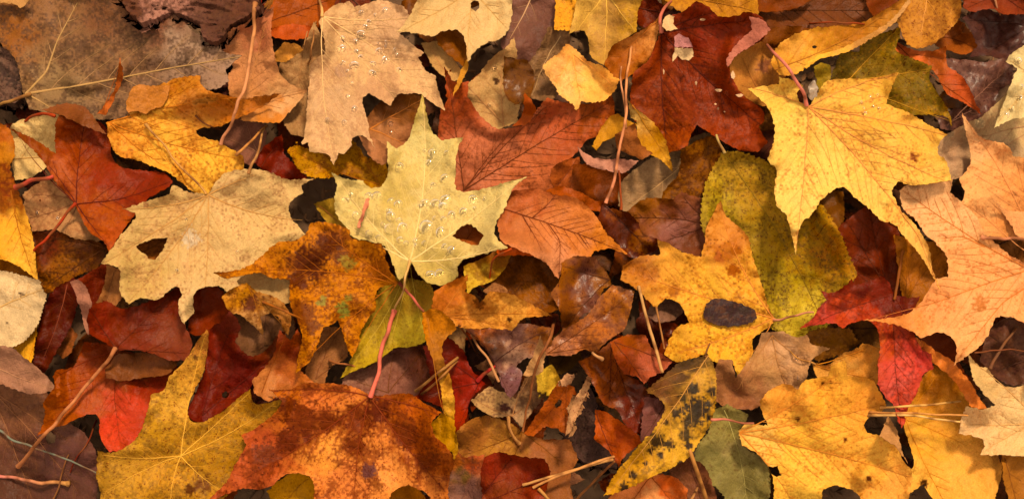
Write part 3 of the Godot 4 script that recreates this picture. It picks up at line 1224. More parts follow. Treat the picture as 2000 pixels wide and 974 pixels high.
	# around the dry centre top
	leaf("maple_leaf", "tan leaf shard standing behind the dark red lobe tip", [822,84, 868,78, 884,110, 908,152, 880,160, 850,135, 832,105], [212,162,100], {v = [880,150, 840,90], vc = [190,140,84]})
	leaf("maple_leaf", "brown curled piece for the shadow under the beige leaf with a round hole", [850,70, 890,52, 915,60, 920,100, 905,130, 880,110, 860,92], [140,74,36], {gl = "satin", cup = 5.0})  # brown piece standing in for the curled shadow below the beige leaf
	leaf("oval_leaf", "purplish brown leaf underside with raised pale side veins", [990,-12, 1088,-12, 1086,40, 1078,82, 1062,108, 1030,122, 1000,124, 980,90, 985,40], [122,78,64], {gl = "satin", pin = true, sec = 24.0, vp = [[1040,-10, 1022,30, 996,75]], vc = [206,160,118], vw = 3.4, vh = 0.1, wave = 3.0})
	leaf("oval_leaf", "grey-brown skeletal leaf beside the peach rounded leaf", [1072,52, 1116,58, 1110,92, 1085,130, 1092,182, 1072,200, 1038,192, 1026,130, 1050,100], [164,126,82], {m = [110,76,50,0.7,0.0], pin = true, sec = 22.0, v = [1095,70, 1040,185], vc = [200,160,112]})
	leaf("oval_leaf", "yellow black-flecked leaf strip beside the purplish brown veined leaf", [1086,-12, 1130,-12, 1124,30, 1114,60, 1083,58], [228,158,26], {gl = "spot", s = [70,34,16,0.9], sec = 0.0})
	leaf("maple_leaf", "light tan leaf with a dark hole beside the copper maple leaf", [1004,72, 985,95, 965,110, 950,125, 930,150, 908,165, 905,192, 920,215, 935,235, 970,254, 990,246, 1010,240, 1016,180, 1006,150, 1010,110], [208,162,104], {m = [176,124,76,0.5,0.15], b = [[970,158,7,70,36,18]], v = [985,245, 985,100, 915,170], vc = [186,136,82], dr = [966,132,4, 955,205,3], drop_on = "light tan leaf with a dark hole"})
	leaf("maple_leaf", "olive brown wet leaf beside the grey skeletal leaf", [985,110, 1030,118, 1045,150, 1035,195, 1005,205, 985,180], [120,66,34], {gl = "wet"})
	leaf("maple_leaf", "copper red maple leaf with dark veins behind the pale drop-covered leaf", [868,130, 880,152, 893,160, 916,158, 914,188, 924,205, 940,228, 970,250, 1000,249, 1025,243, 1040,222, 1070,190, 1100,200, 1150,202, 1195,182, 1200,215, 1190,250, 1180,264, 1150,272, 1120,305, 1090,325, 1080,350, 1090,375, 1060,395, 990,395, 930,390, 880,378, 858,330, 855,270, 862,215, 872,200, 870,165], [178,90,54], {gl = "satin", k = [890,190,169,70,49, 950,300,207,117,79, 1100,240,194,94,56, 1150,230,169,74,38, 1040,350,201,108,63], v = [905,372, 872,140, 1190,200, 1070,205, 1000,255], vc = [104,44,30], vw = 2.8, s = [100,44,26,0.6], cup = 4.0, raise = 2.0,
		parts = [["curled_edge", [1024,180, 1040,198, 1047,214, 1032,240, 1000,247, 1020,224], [166,70,34], {lift = [1025,200,3,20]}]]})
	leaf("maple_leaf", "orange brown leaf corner tucked under the copper red maple leaf", [1076,330, 1100,314, 1132,306, 1132,340, 1118,372, 1090,380, 1076,352], [182,92,42], {gl = "satin", v = [1080,372, 1125,312], vc = [120,52,26]})
	leaf("maple_leaf", "red-brown leaf under the pink rolled leaf edge", [1120,320, 1190,318, 1230,340, 1210,400, 1180,402, 1140,390, 1115,370], [134,60,36], {gl = "satin"})
	leaf("maple_leaf", "thin red-orange leaf edge above the orange-brown veined leaf", [1066,374, 1092,364, 1132,374, 1162,390, 1184,394, 1172,414, 1150,408, 1110,388], [172,76,28], {gl = "satin", cup = 4.0})
	# ochre leaves, top
	leaf("maple_leaf", "ochre leaf edge behind the rust red maple leaf", [1288,-12, 1480,-12, 1482,34, 1440,38, 1405,40, 1380,14, 1355,10, 1335,26, 1308,8], [204,136,44], {m = [150,92,34,0.7,0.05], v = [1300,-8, 1470,20], vc = [160,100,34]})
	leaf("maple_leaf", "tan ochre leaf between the rust red and the big yellow maple leaves", [1436,100, 1480,78, 1522,98, 1535,150, 1515,168, 1502,206, 1470,206, 1438,168, 1422,135], [204,134,64], {b = [[1492,128,14,150,90,56]], v = [1500,200, 1450,110, 1510,110], vc = [170,106,50], m = [168,100,46,0.5,0.1]})
	leaf("maple_leaf", "pale olive yellow leaf with a lobed lower edge", [1128,-12, 1120,35, 1112,66, 1125,60, 1142,60, 1150,80, 1153,105, 1160,116, 1180,127, 1195,97, 1218,77, 1243,62, 1248,15, 1262,-12], [212,164,72], {k = [1150,30,220,172,70, 1190,40,186,146,74, 1190,90,208,160,72, 1230,40,206,150,48], m = [172,128,64,0.6,0.1], v = [1185,-15, 1180,122, 1125,62, 1240,60], vc = [226,178,72], vw = 2.4})
	leaf("oval_leaf", "orange brown leaf with a reddish lower edge beside the pale olive leaf", [1292,28, 1284,70, 1268,122, 1240,142, 1215,158, 1200,152, 1181,126, 1194,94, 1216,78, 1246,64, 1270,48], [206,126,46], {k = [1205,125,164,80,38, 1270,70,214,140,56, 1235,130,196,112,40], m = [150,74,30,0.6,0.1], v = [1285,40, 1190,135], vc = [180,100,36]})
	leaf("maple_leaf", "peach coloured rounded leaf with a pointed tip and toothed rim", [1105,85, 1120,92, 1150,120, 1175,128, 1195,145, 1210,155, 1202,176, 1186,192, 1165,200, 1145,199, 1137,196, 1127,215, 1115,201, 1095,186, 1085,170, 1070,150, 1060,130, 1074,115, 1090,105], [246,184,92], {k = [1105,150,246,186,104, 1160,165,250,192,84, 1190,160,238,160,52, 1100,100,222,154,62], ser = [9,2.0], v = [1120,105, 1134,192, 1085,165, 1195,165], vc = [240,160,60], s = [210,120,60,0.4], cup = 4.0})
	leaf("oval_leaf", "greyish tan leaf with side veins and a rolled upper edge", [1372,260, 1404,268, 1385,310, 1345,350, 1310,392, 1260,412, 1230,418, 1208,402, 1212,360, 1240,330, 1290,300, 1330,280], [170,132,94], {pin = true, sec = 26.0, v = [1395,268, 1225,405], vc = [206,162,110], vw = 3.0, m = [128,92,62,0.6,0.1], cup = 5.0})
	leaf("maple_leaf", "mottled dark ochre leaf above the maroon brown leaf", [1330,292, 1360,276, 1398,262, 1410,300, 1392,340, 1385,388, 1335,392, 1288,402, 1300,370, 1325,340], [150,88,24], {gl = "spot", m = [88,42,18,0.85,0.0], v = [1390,270, 1310,390], vc = [120,66,22]})
	leaf("maple_leaf", "rust red maple leaf with pale flakes and a folded pink edge", [1293,62, 1315,50, 1313,28, 1330,25, 1360,2, 1380,10, 1405,32, 1440,30, 1465,23, 1488,34, 1504,54, 1488,78, 1450,100, 1424,125, 1427,142, 1442,172, 1466,196, 1490,215, 1493,235, 1482,248, 1500,278, 1480,297, 1440,292, 1400,268, 1362,243, 1350,265, 1340,286, 1305,299, 1262,252, 1236,230, 1231,200, 1234,165, 1240,140, 1264,120, 1280,90], [156,56,16], {gl = "satin", k = [1290,180,158,62,22, 1370,60,142,44,14, 1400,150,150,52,14, 1470,220,162,58,18, 1440,280,156,58,24, 1300,270,170,74,34, 1350,180,150,54,16], m = [104,34,14,0.6,0.1], v = [1293,62, 1305,290, 1490,245, 1460,40, 1400,22], vc = [84,26,12], vw = 2.6, s = [84,28,14,0.6], st = [8, 1292,64, 1290,38, 1296,18, 1310,6], sc = [208,112,92], cup = 3.0, raise = 2.5,
		parts = [["folded_edge", [1464,32, 1490,38, 1506,58, 1482,80, 1442,106, 1422,130, 1419,116, 1440,86, 1455,70, 1470,58], [190,112,92], {lift = [1490,60,2,30]}]]})
	leaf("oval_leaf", "narrow yellow leaf with a rolled pale rim below the rust red maple leaf", [1226,192, 1236,209, 1252,218, 1282,245, 1300,275, 1307,300, 1314,334, 1290,312, 1265,297, 1247,272, 1244,235, 1232,230], [216,152,36], {k = [1240,210,226,180,90, 1275,270,196,132,30, 1300,305,222,158,30], m = [150,96,28,0.6,0.15], cup = 6.0, v = [1235,205, 1308,322], vc = [170,110,30], lift = [1240,215,3,24]})
	leaf("leaf_fragment", "small ochre leaf scrap beside the coral stalk", [1156,284, 1190,228, 1206,222, 1244,243, 1212,262, 1178,277, 1166,294], [206,142,48], {sec = 0.0, cup = 4.0})
	leaf("maple_leaf", "pink brown leaf scrap between the coral stalk and the narrow yellow leaf", [1202,262, 1240,240, 1252,280, 1275,300, 1255,312, 1225,300, 1205,290], [168,92,66], {sec = 0.0})
	leaf("maple_leaf", "pale pinkish rolled leaf edge crossed by the coral stalk", [1128,286, 1150,304, 1180,311, 1220,311, 1248,314, 1218,337, 1185,332, 1148,321], [192,132,110], {cup = 7.0, sec = 0.0, lift = [1140,300,3,20, 1235,318,3,20]})
	leaf("maple_leaf", "maroon brown leaf with a lighter lower half beside the green-gold leaf", [1222,416, 1255,390, 1290,387, 1315,390, 1330,374, 1345,380, 1375,388, 1384,420, 1380,500, 1360,502, 1320,484, 1285,468, 1262,472, 1252,455, 1238,430], [122,58,44], {gl = "satin", k = [1300,405,110,50,32, 1275,395,150,82,30, 1320,450,148,90,76, 1350,480,120,60,50], v = [1390,440, 1240,425, 1335,385, 1300,470], vc = [84,36,28]})
	leaf("maple_leaf", "dark red-brown leaf curled between the copper and the maroon leaves", [1178,398, 1196,408, 1222,413, 1242,430, 1257,460, 1282,465, 1288,482, 1270,498, 1235,504, 1222,496, 1204,478, 1184,452, 1168,425], [104,40,22], {gl = "wet", b = [[1250,470,22,160,84,26], [1200,418,14,150,70,22]], cup = 5.0, v = [1180,400, 1270,490], vc = [70,26,16]})

func leaves_two() -> void:
	# left side
	leaf("maple_leaf", "large taupe maple leaf underside with a thick straw midrib", [45,183, 38,150, 28,115, -20,60, -40,-30, 232,-14, 262,30, 278,40, 335,27, 355,40, 385,66, 425,80, 436,100, 472,108, 440,135, 447,158, 425,172, 400,177, 330,205, 260,230, 140,230, 55,212], [148,112,82], {k = [30,60,152,92,42, 90,30,150,110,70, 150,90,134,96,66, 110,160,158,124,86, 260,100,142,102,72, 360,100,170,136,112, 420,140,170,132,108, 300,40,130,80,56, 200,40,134,88,58], m = [84,62,44,0.75,0.05], s = [70,48,34,0.7], vp = [[48,183, 180,162, 330,133, 470,110], [48,183, 90,140, 110,80, 150,5], [48,183, 75,196, 100,212]], vc = [184,144,92], vw = 5.4, vh = 0.25, sec = 44.0, cup = 2.0, wave = 3.5, pleat = 7.0, st = [8, 60,180, 30,192, -14,208], sc = [178,136,72]})
	leaf("bark_piece", "crumpled pinkish brown bark lump above the large taupe leaf", [230,-14, 250,22, 275,44, 300,37, 340,24, 388,48, 394,68, 415,82, 432,76, 447,50, 480,32, 505,20, 505,-14], [176,120,98], {cat = "bark", body = "bark", rough = 3.4, fib = 0.12, curl = 0.0, th = 8.0, gl = "bark", m = [84,48,34,0.8,0.05], raise = 3.0, k = [300,10,186,130,112, 440,40,96,56,38, 470,20,110,62,40, 260,10,100,50,34]})
	leaf("leaf_fragment", "curled brown scrap on the top rim of the large taupe leaf", [-10,-12, 62,-12, 50,8, 38,16, 28,8, 0,6], [190,140,86], {cup = 5.0, sec = 0.0})
	leaf("oval_leaf", "pale yellow leaf behind the red-brown maple leaf", [26,240, 75,226, 118,222, 118,270, 112,312, 88,328, 60,346, 28,352, 18,300, 16,260], [226,188,116], {v = [25,310, 110,305], vc = [196,150,80], pin = true, sec = 30.0, s = [190,140,70,0.5], st = [7, 105,226, 80,224, 45,238], sc = [172,56,40]})
	leaf("maple_leaf", "pinkish tan maple leaf under the red-brown maple leaf", [42,380, 60,366, 100,342, 140,388, 160,405, 190,438, 212,462, 190,472, 150,470, 130,466, 110,450, 62,452, 55,430, 41,410, 48,390], [194,140,92], {m = [140,84,54,0.6,0.12], v = [155,392, 55,425, 60,380, 125,455], vc = [150,96,64], s = [150,100,66,0.4], dr = [72,415,3.5, 113,426,3.5], drop_on = "pinkish tan maple leaf"})
	leaf("maple_leaf", "dark burnt orange leaf below the thin red stalk", [62,454, 110,452, 150,468, 190,472, 212,488, 202,505, 186,524, 150,538, 110,564, 86,576, 74,548, 68,500, 62,478], [128,66,20], {k = [90,480,110,42,18, 130,520,150,84,24, 180,485,84,42,16, 110,555,172,100,30], m = [66,30,14,0.8,0.05], gl = "spot", v = [205,485, 80,570, 75,465], vc = [80,38,16]})
	leaf("leaf_fragment", "brown orange leaf strip above the cream serrated leaf", [-14,498, 30,516, 74,545, 40,552, -14,538], [176,100,36], {sec = 0.0})
	leaf("maple_leaf", "maroon drooping leaf beside the cream serrated leaf", [142,542, 156,552, 148,600, 136,640, 112,682, 86,728, 64,726, 56,700, 70,650, 84,600, 104,566], [93,28,27], {gl = "satin", v = [130,555, 75,718], pin = true, sec = 30.0, vc = [134,62,56]})
	leaf("oval_leaf", "bright yellow leaf tip poking out under the cream serrated leaf", [74,622, 68,660, 60,712, 44,702, 28,684, 22,664, 50,640], [240,170,28], {sec = 0.0, v = [70,630, 55,705], vc = [210,140,24]})
	leaf("maple_leaf", "yellow leaf with a dark red upper corner beside the red stalk", [-30,232, 0,240, 20,256, 28,300, 18,325, 26,350, 33,372, 48,410, 58,445, 66,480, 68,510, 72,548, 50,530, 20,512, -30,500], [232,164,36], {k = [5,270,186,96,34, 15,295,206,130,40, 5,350,112,42,18, 18,380,130,50,20, 20,440,236,170,40, 50,500,242,184,58, 10,500,234,166,36], v = [20,372, 40,440, 64,535], vc = [160,84,30], s = [130,66,22,0.6], m = [190,110,30,0.4,0.2], cup = 5.0, st = [10, 30,368, 60,354, 100,342], sc = [196,78,62]})
	leaf("oval_leaf", "cream serrated leaf with a straight midrib", [-30,526, 10,530, 40,537, 78,550, 80,562, 90,576, 82,602, 75,626, 60,652, 35,672, 0,680, -30,680], [228,194,146], {ser = [8,2.2], v = [-30,612, 82,565], pin = true, sec = 34.0, vc = [206,160,96], vw = 3.2, s = [200,156,104,0.5], b = [[41,574,4,70,50,36], [12,630,2.5,80,56,40]], cup = 3.0, raise = 2.0})
	leaf("oval_leaf", "brown purple leaf with a dark hole beside the blue-green grass blade", [-40,705, 60,735, 98,775, 140,828, 168,850, 190,900, 186,990, -40,990], [118,76,58], {k = [30,800,134,86,58, 110,880,104,64,58, 40,930,92,56,42, 90,780,140,90,62], h = [[86,848, 98,842, 108,850, 106,864, 94,867, 87,858]], v = [-20,760, 150,960, 60,975, 130,860], vc = [150,98,66], m = [86,50,38,0.6,0.1], gl = "satin", bend = 0.0})
	leaf("oval_leaf", "smooth taupe leaf fold lying over the brown purple leaf", [-40,672, 15,677, 45,697, 75,721, 106,752, 104,763, 60,769, 20,757, -40,735], [168,118,92], {v = [-40,700, 100,757], pin = true, sec = 44.0, vc = [190,138,104], gl = "satin", cup = 2.0, dome = 3.0})
	leaf("maple_leaf", "dark red leaf corner between the burnt orange and the pale tan leaves", [146,548, 206,512, 212,560, 185,615, 162,575], [120,38,26], {gl = "satin"})
	leaf("oval_leaf", "small tan oval leaf tucked under the pale tan maple leaf", [208,516, 240,528, 240,575, 216,602, 195,602, 186,590, 200,565], [166,108,62], {v = [225,525, 205,600], vc = [130,80,46]})
	leaf("leaf_fragment", "pinkish curled leaf strip beside the dark red leaf corner", [136,550, 150,545, 166,560, 177,590, 180,615, 171,654, 163,640, 158,610, 148,580], [172,114,92], {cup = 4.0, sec = 0.0, dome = 3.0})
	leaf("maple_leaf", "coral red maple leaf with orange-brown left lobes", [225,682, 205,672, 163,668, 155,690, 142,715, 110,724, 102,735, 106,752, 82,787, 87,805, 82,830, 70,852, 100,838, 132,826, 165,811, 185,808, 193,818, 193,845, 200,865, 212,882, 262,876, 335,840, 350,770, 340,700], [196,70,38], {k = [130,740,168,74,30, 110,800,170,80,36, 180,790,184,86,44, 220,830,204,66,40, 250,790,206,70,44, 290,760,150,44,28, 240,720,120,56,26, 190,690,134,50,24], gl = "satin", v = [225,684, 95,830, 115,732, 235,870, 320,800], vc = [134,46,28], s = [130,48,28,0.5], cup = 4.0})  # dark top anchors put the crimson leaf's shade into the colour
	leaf("maple_leaf", "brown strip added as the dark crimson leaf shadow on the coral red leaf", [230,690, 300,690, 350,702, 330,728, 290,736, 262,740, 235,744, 205,738, 205,722], [128,72,38], {gl = "satin", sec = 0.0})  # strip added for the brown shadow cast by the crimson leaf
	leaf("maple_leaf", "dark crimson maple leaf with a long tan-pink stalk", [170,622, 176,602, 205,588, 240,602, 280,592, 330,570, 354,552, 358,575, 352,600, 362,640, 374,667, 366,703, 330,704, 300,692, 260,682, 225,682, 200,666, 173,652], [112,36,28], {k = [200,630,132,38,21, 270,620,105,31,24, 330,650,132,59,54, 340,590,110,35,29, 250,660,126,47,38], gl = "satin", v = [225,680, 352,560, 365,690, 180,610], vc = [92,30,26], st = [8, 225,682, 195,722, 150,775, 95,840, 34,908], sc = [196,124,80], knob = true, cup = 4.0, raise = 2.0})
	leaf("maple_leaf", "red-brown maple leaf with a thin red stalk beside the orange-yellow leaf", [18,250, 62,270, 108,300, 106,250, 113,225, 150,226, 195,240, 213,262, 216,300, 235,325, 320,338, 336,353, 326,366, 290,387, 262,420, 235,455, 212,492, 200,470, 175,455, 150,410, 140,390, 118,370, 100,345, 78,308, 55,285], [156,56,20], {k = [140,280,164,66,24, 120,330,182,88,40, 180,270,134,44,22, 200,350,150,48,16, 280,355,140,42,16, 190,430,176,78,30, 70,290,150,70,26, 220,470,186,84,34], m = [110,34,16,0.5,0.15], gl = "satin", v = [148,398, 165,235, 330,354, 210,480, 95,325, 30,258], vc = [92,26,14], vw = 2.8, st = [7, 148,398, 118,432, 68,488], sc = [172,48,34], cup = 5.0,
		parts = [["folded_edge", [80,215, 125,202, 165,210, 188,238, 208,262, 195,258, 150,240, 116,224], [136,72,56], {lift = [130,215,2,40]}]]})
	leaf("leaf_fragment", "narrow rust leaf tip standing up beside the orange-yellow leaf", [188,222, 208,198, 224,170, 233,112, 239,150, 222,192, 206,224], [188,96,40], {sec = 0.0, lift = [233,118,6,50], v = [200,218, 233,125], vc = [150,70,30]})
	leaf("maple_leaf", "orange-yellow maple leaf with a brown-edged torn corner", [206,240, 225,232, 255,230, 247,212, 247,195, 255,175, 270,165, 295,168, 320,162, 345,152, 390,147, 393,166, 410,178, 440,185, 475,193, 520,186, 548,182, 520,202, 495,217, 460,232, 430,246, 390,250, 382,254, 386,263, 402,270, 425,276, 440,285, 474,305, 478,335, 430,365, 400,388, 370,370, 330,338, 300,326, 265,312, 227,302, 214,278], [236,168,46], {k = [240,260,238,160,44, 320,270,252,188,60, 420,320,252,190,60, 300,220,244,176,52, 370,200,222,142,48, 440,210,196,112,42, 520,195,182,104,44, 270,185,208,132,62, 350,165,206,130,40], m = [176,90,36,0.6,0.12], s = [130,60,26,0.8], v = [212,238, 385,160, 470,310, 530,190, 330,330], vc = [200,118,40], cup = 3.0,
		parts = [["torn_corner", [246,213, 247,195, 256,175, 270,165, 295,168, 332,166, 318,205, 296,214, 285,222, 265,217, 250,220], [206,132,66], {m = [168,96,44,0.6,0.1]}]]})
	leaf("maple_leaf", "mustard leaf with a toothed edge above the pale drop-covered leaf", [560,292, 580,283, 600,291, 640,300, 660,284, 687,270, 702,290, 718,312, 738,302, 752,320, 757,350, 747,368, 722,366, 700,352, 672,340, 650,345, 622,348, 600,342, 580,328, 570,308], [208,144,26], {ser = [9,2.4], m = [140,78,20,0.8,0.05], gl = "spot", v = [742,360, 575,295, 690,280], vc = [170,100,24], cup = 6.0})
	leaf("leaf_fragment", "olive yellow leaf scrap between two pale maple leaves", [612,398, 650,386, 672,430, 694,448, 660,456, 638,434], [192,154,52], {v = [620,400, 670,445], vc = [150,90,40]})
	leaf("maple_leaf", "brown tan leaf with a raised folded vein beside the pointed pale tip", [706,245, 742,198, 770,182, 826,182, 818,228, 798,278, 770,294, 724,274], [176,112,70], {k = [760,200,112,58,34, 800,210,120,66,40, 760,260,190,128,82, 790,260,176,112,70], v = [722,252, 822,195, 790,282], vc = [196,120,56], vw = 4.0, dr = [764,243,5, 763,258,3], drop_on = "brown tan leaf"})
	leaf("maple_leaf", "brown tan strip beneath the tan drop-covered leaf", [700,265, 730,270, 760,290, 758,318, 740,320, 718,300], [172,112,72], {sec = 0.0})
	leaf("maple_leaf", "pale tan maple leaf with a torn hole and brown speckles", [237,408, 285,393, 330,380, 335,362, 345,363, 360,374, 395,378, 405,381, 412,370, 430,345, 445,335, 495,330, 530,338, 560,350, 612,349, 588,362, 592,376, 576,386, 564,400, 564,416, 580,440, 600,462, 570,500, 535,520, 480,534, 470,560, 459,592, 448,575, 430,560, 400,560, 386,565, 377,580, 378,612, 366,622, 359,633, 350,615, 347,590, 355,575, 350,562, 340,560, 305,585, 285,583, 270,583, 251,594, 235,575, 232,560, 235,530, 225,520, 196,514, 210,495, 235,460, 248,445, 265,425, 263,415], [218,180,116], {h = [[265,480, 275,475, 300,466, 327,465, 318,485, 303,507, 290,505, 283,497, 272,490]], k = [330,420,212,172,110, 480,380,226,186,126, 540,430,228,188,124, 280,550,210,172,104, 400,520,216,176,108, 370,600,214,178,116], m = [176,132,84,0.5,0.2], s = [150,104,64,0.75], b = [[373,465,17,222,196,162], [283,400,5,170,120,80]], v = [405,381, 240,408, 205,512, 252,588, 400,556, 590,430, 500,340], vc = [196,150,82], vw = 2.8, st = [5, 405,381, 350,320, 310,275, 282,247], sc = [206,158,84], knob = true, cup = 3.0, raise = 1.0, dr = [345,528,3, 363,428,2.5, 463,492,3], drop_on = "pale tan maple leaf with a torn hole"})

func leaves_three() -> void:
	# centre
	leaf("maple_leaf", "rolled tan leaf rim beneath the orange-brown blotched leaf", [462,548, 480,536, 505,531, 568,548, 570,590, 540,594, 510,580, 485,565, 470,575], [208,166,108], {sec = 0.0, cup = 4.0, m = [176,128,78,0.5,0.15]})
	leaf("maple_leaf", "mustard brown leaf with hooked lobes over the dark round hole", [432,580, 455,562, 480,552, 500,568, 540,582, 560,600, 568,620, 562,654, 552,645, 545,622, 528,610, 508,618, 514,655, 490,632, 468,615, 450,610], [196,128,42], {gl = "spot", m = [120,62,24,0.7,0.1], k = [480,575,206,134,34, 500,625,206,150,90, 555,620,176,112,50], b = [[490,590,16,112,56,48]], v = [485,560, 512,650, 560,645], vc = [150,84,34], st = [5, 512,592, 545,606, 585,624], sc = [168,90,40]})
	leaf("maple_leaf", "dark red leaf with a curled rim around the round hole", [448,606, 432,628, 412,640, 404,656, 400,720, 385,760, 366,800, 370,816, 388,828, 420,814, 440,798, 462,792, 482,762, 495,747, 508,732, 542,690, 557,648, 548,646, 526,676, 502,694, 480,692, 458,668, 470,640, 460,620], [123,31,22], {gl = "satin", h = [[433,768, 441,763, 447,768, 443,776, 435,776]], k = [420,680,137,38,24, 470,730,119,28,22, 400,780,119,31,22, 540,670,116,51,36, 445,635,107,38,35, 450,700,95,26,26], v = [395,810, 450,640, 540,690], vc = [92,24,20], cup = 6.0, lift = [548,655,5,30, 455,620,3,30], s = [80,24,22,0.6]})
	leaf("maple_leaf", "dull tan leaf beside the hooked orange tip", [596,726, 620,660, 632,636, 668,640, 681,680, 672,702, 642,716, 634,748, 608,752], [172,112,66], {m = [136,80,46,0.5,0.15], v = [615,740, 660,650, 675,690], vc = [128,76,44]})
	leaf("maple_leaf", "smooth orange leaf shaded to dark red at the top beside the hooked orange tip", [545,644, 566,665, 582,640, 592,680, 584,722, 616,748, 600,756, 556,768, 524,784, 496,768, 492,742, 530,700], [184,98,48], {gl = "satin", k = [555,675,124,42,30, 575,690,120,44,26, 560,720,190,98,44, 530,750,204,128,70, 590,745,192,106,44], v = [510,765, 555,660], vc = [140,66,36], sec = 0.0})  # shading from dark top to orange bottom is painted into the anchors
	leaf("maple_leaf", "mauve brown leaf behind the thick coral stalk", [660,762, 680,718, 720,716, 745,688, 770,678, 800,670, 832,678, 856,720, 845,764, 812,778, 745,778, 715,770, 690,756], [164,108,88], {k = [770,720,170,112,92, 690,740,176,124,100, 830,710,120,56,44, 740,750,156,100,82], m = [120,70,58,0.6,0.12], v = [758,766, 690,740, 830,685, 770,690], vc = [120,66,50], s = [110,62,48,0.6]})
	leaf("maple_leaf", "deep red leaf with a pointed right lobe behind the golden strip", [826,676, 870,655, 905,686, 918,716, 948,750, 918,782, 908,822, 888,852, 878,805, 850,790, 810,776, 842,738], [148,38,26], {gl = "satin", k = [860,690,110,30,22, 910,750,160,36,26, 870,770,104,34,22, 900,820,172,48,30], v = [935,748, 850,690, 830,770, 895,835], vc = [104,26,20], st = [8, 934,748, 950,730, 968,714], sc = [184,40,44]})
	leaf("maple_leaf", "yellow-green leaf under the pale drop-covered leaf", [775,540, 840,552, 856,600, 840,640, 832,664, 805,677, 770,680, 742,702, 702,720, 664,738, 690,690, 698,660, 708,636, 728,608, 734,578, 745,560], [186,166,48], {k = [760,600,176,146,44, 800,650,190,172,52, 700,700,204,174,46, 820,580,168,128,40], m = [146,118,36,0.5,0.15], v = [800,515, 668,732, 830,655, 760,680], vc = [206,178,70], s = [120,90,34,0.6]})
	leaf("maple_leaf", "mustard scrap with a red stalk between the pale leaf and the dark hole", [905,520, 940,505, 972,488, 1004,482, 985,525, 962,548, 926,562, 912,574], [196,146,36], {k = [960,500,150,84,34, 930,555,216,172,34], m = [120,62,24,0.6,0.1], sec = 0.0, cup = 4.0, st = [4, 995,484, 965,505, 955,545], sc = [176,62,34]})
	leaf("maple_leaf", "small peach brown leaf tip above the orange curled leaf", [944,568, 965,552, 985,560, 996,580, 992,600, 970,590], [200,136,84], {sec = 0.0})
	leaf("maple_leaf", "bright orange-red leaf lip under the copper veined leaf", [960,470, 985,472, 1015,482, 1045,500, 1010,498, 975,500], [196,82,26], {sec = 0.0, gl = "satin"})
	leaf("maple_leaf", "orange-brown leaf with strong dark side veins and a drooping tip", [985,375, 1050,370, 1085,380, 1120,385, 1150,405, 1170,430, 1185,455, 1205,475, 1226,496, 1190,486, 1160,490, 1155,501, 1120,503, 1105,516, 1091,544, 1080,531, 1070,516, 1045,501, 1010,486, 980,470, 972,440, 978,410], [204,116,64], {gl = "satin", k = [1030,390,184,96,52, 1060,450,208,124,72, 1130,440,204,118,58, 1180,465,210,124,44, 1090,510,214,138,82], vp = [[985,408, 1060,432, 1140,460, 1215,490], [1020,420, 1045,462, 1060,492], [1070,436, 1095,470, 1092,535], [1040,425, 1075,395, 1088,375], [1130,456, 1150,485]], vc = [116,48,26], vw = 2.8, sec = 18.0, s = [150,70,40,0.4], cup = 2.0, dome = 4.0, raise = 2.0})
	leaf("maple_leaf", "tan pinkish maple leaf dotted with water drops", [630,30, 650,12, 682,2, 692,14, 712,8, 742,0, 785,12, 800,30, 795,55, 780,65, 808,88, 828,103, 816,112, 832,138, 850,147, 856,178, 869,216, 840,198, 822,184, 800,182, 776,186, 763,206, 738,192, 722,182, 708,190, 708,205, 718,235, 722,265, 732,290, 716,268, 700,264, 687,270, 684,288, 672,300, 660,298, 652,322, 640,303, 618,297, 604,296, 602,278, 590,282, 597,240, 603,160, 610,122, 634,104, 633,72, 622,42], [222,176,126], {k = [680,50,224,178,126, 760,60,222,174,122, 650,200,214,168,124, 700,130,224,178,124, 810,150,232,184,130, 640,280,224,178,128, 740,170,208,156,112], m = [172,126,92,0.6,0.16], s = [186,134,92,0.5], b = [[655,52,9,176,122,82], [668,140,14,186,142,110]], v = [630,32, 652,312, 862,208, 795,35, 770,190], vc = [232,188,132], vw = 2.8, vh = 0.2, st = [6, 630,32, 624,8, 620,-14], sc = [232,180,104], cup = 3.0, raise = 2.0,
		dr = [705,67,8, 666,96,8, 691,129,8.5, 742,101,8, 753,119,8, 726,144,7, 668,77,6.5, 695,81,5, 720,43,4.5, 733,29,3, 753,20,5.5, 704,112,5, 696,101,4.5, 728,125,5, 780,136,4.5, 669,124,5, 687,163,3.5, 679,189,4, 692,213,5.5, 672,239,4.5, 755,82,3.5, 740,85,3, 772,97,4, 713,52,4, 639,234,4, 706,25,5, 754,90,3, 678,139,3, 776,106,3], drop_on = "tan pinkish maple leaf"})
	leaf("maple_leaf", "beige leaf with a round hole and a golden curled tip", [820,-14, 805,20, 790,45, 774,62, 800,62, 842,70, 860,62, 890,58, 904,68, 911,95, 912,122, 930,97, 955,81, 970,79, 990,62, 1000,20, 998,-14], [228,188,130], {h = [[919,6, 926,0, 934,2, 936,14, 929,22, 920,17]], k = [840,40,216,178,112, 920,50,228,188,130, 980,30,232,196,138], v = [925,-20, 785,60, 912,115, 990,55], vc = [206,160,96], m = [196,148,92,0.4,0.2], cup = 3.0, raise = 3.0,
		parts = [["curled_tip", [911,116, 915,128, 907,150, 884,188, 893,156], [206,140,52], {lift = [912,120,3,20]}]]})
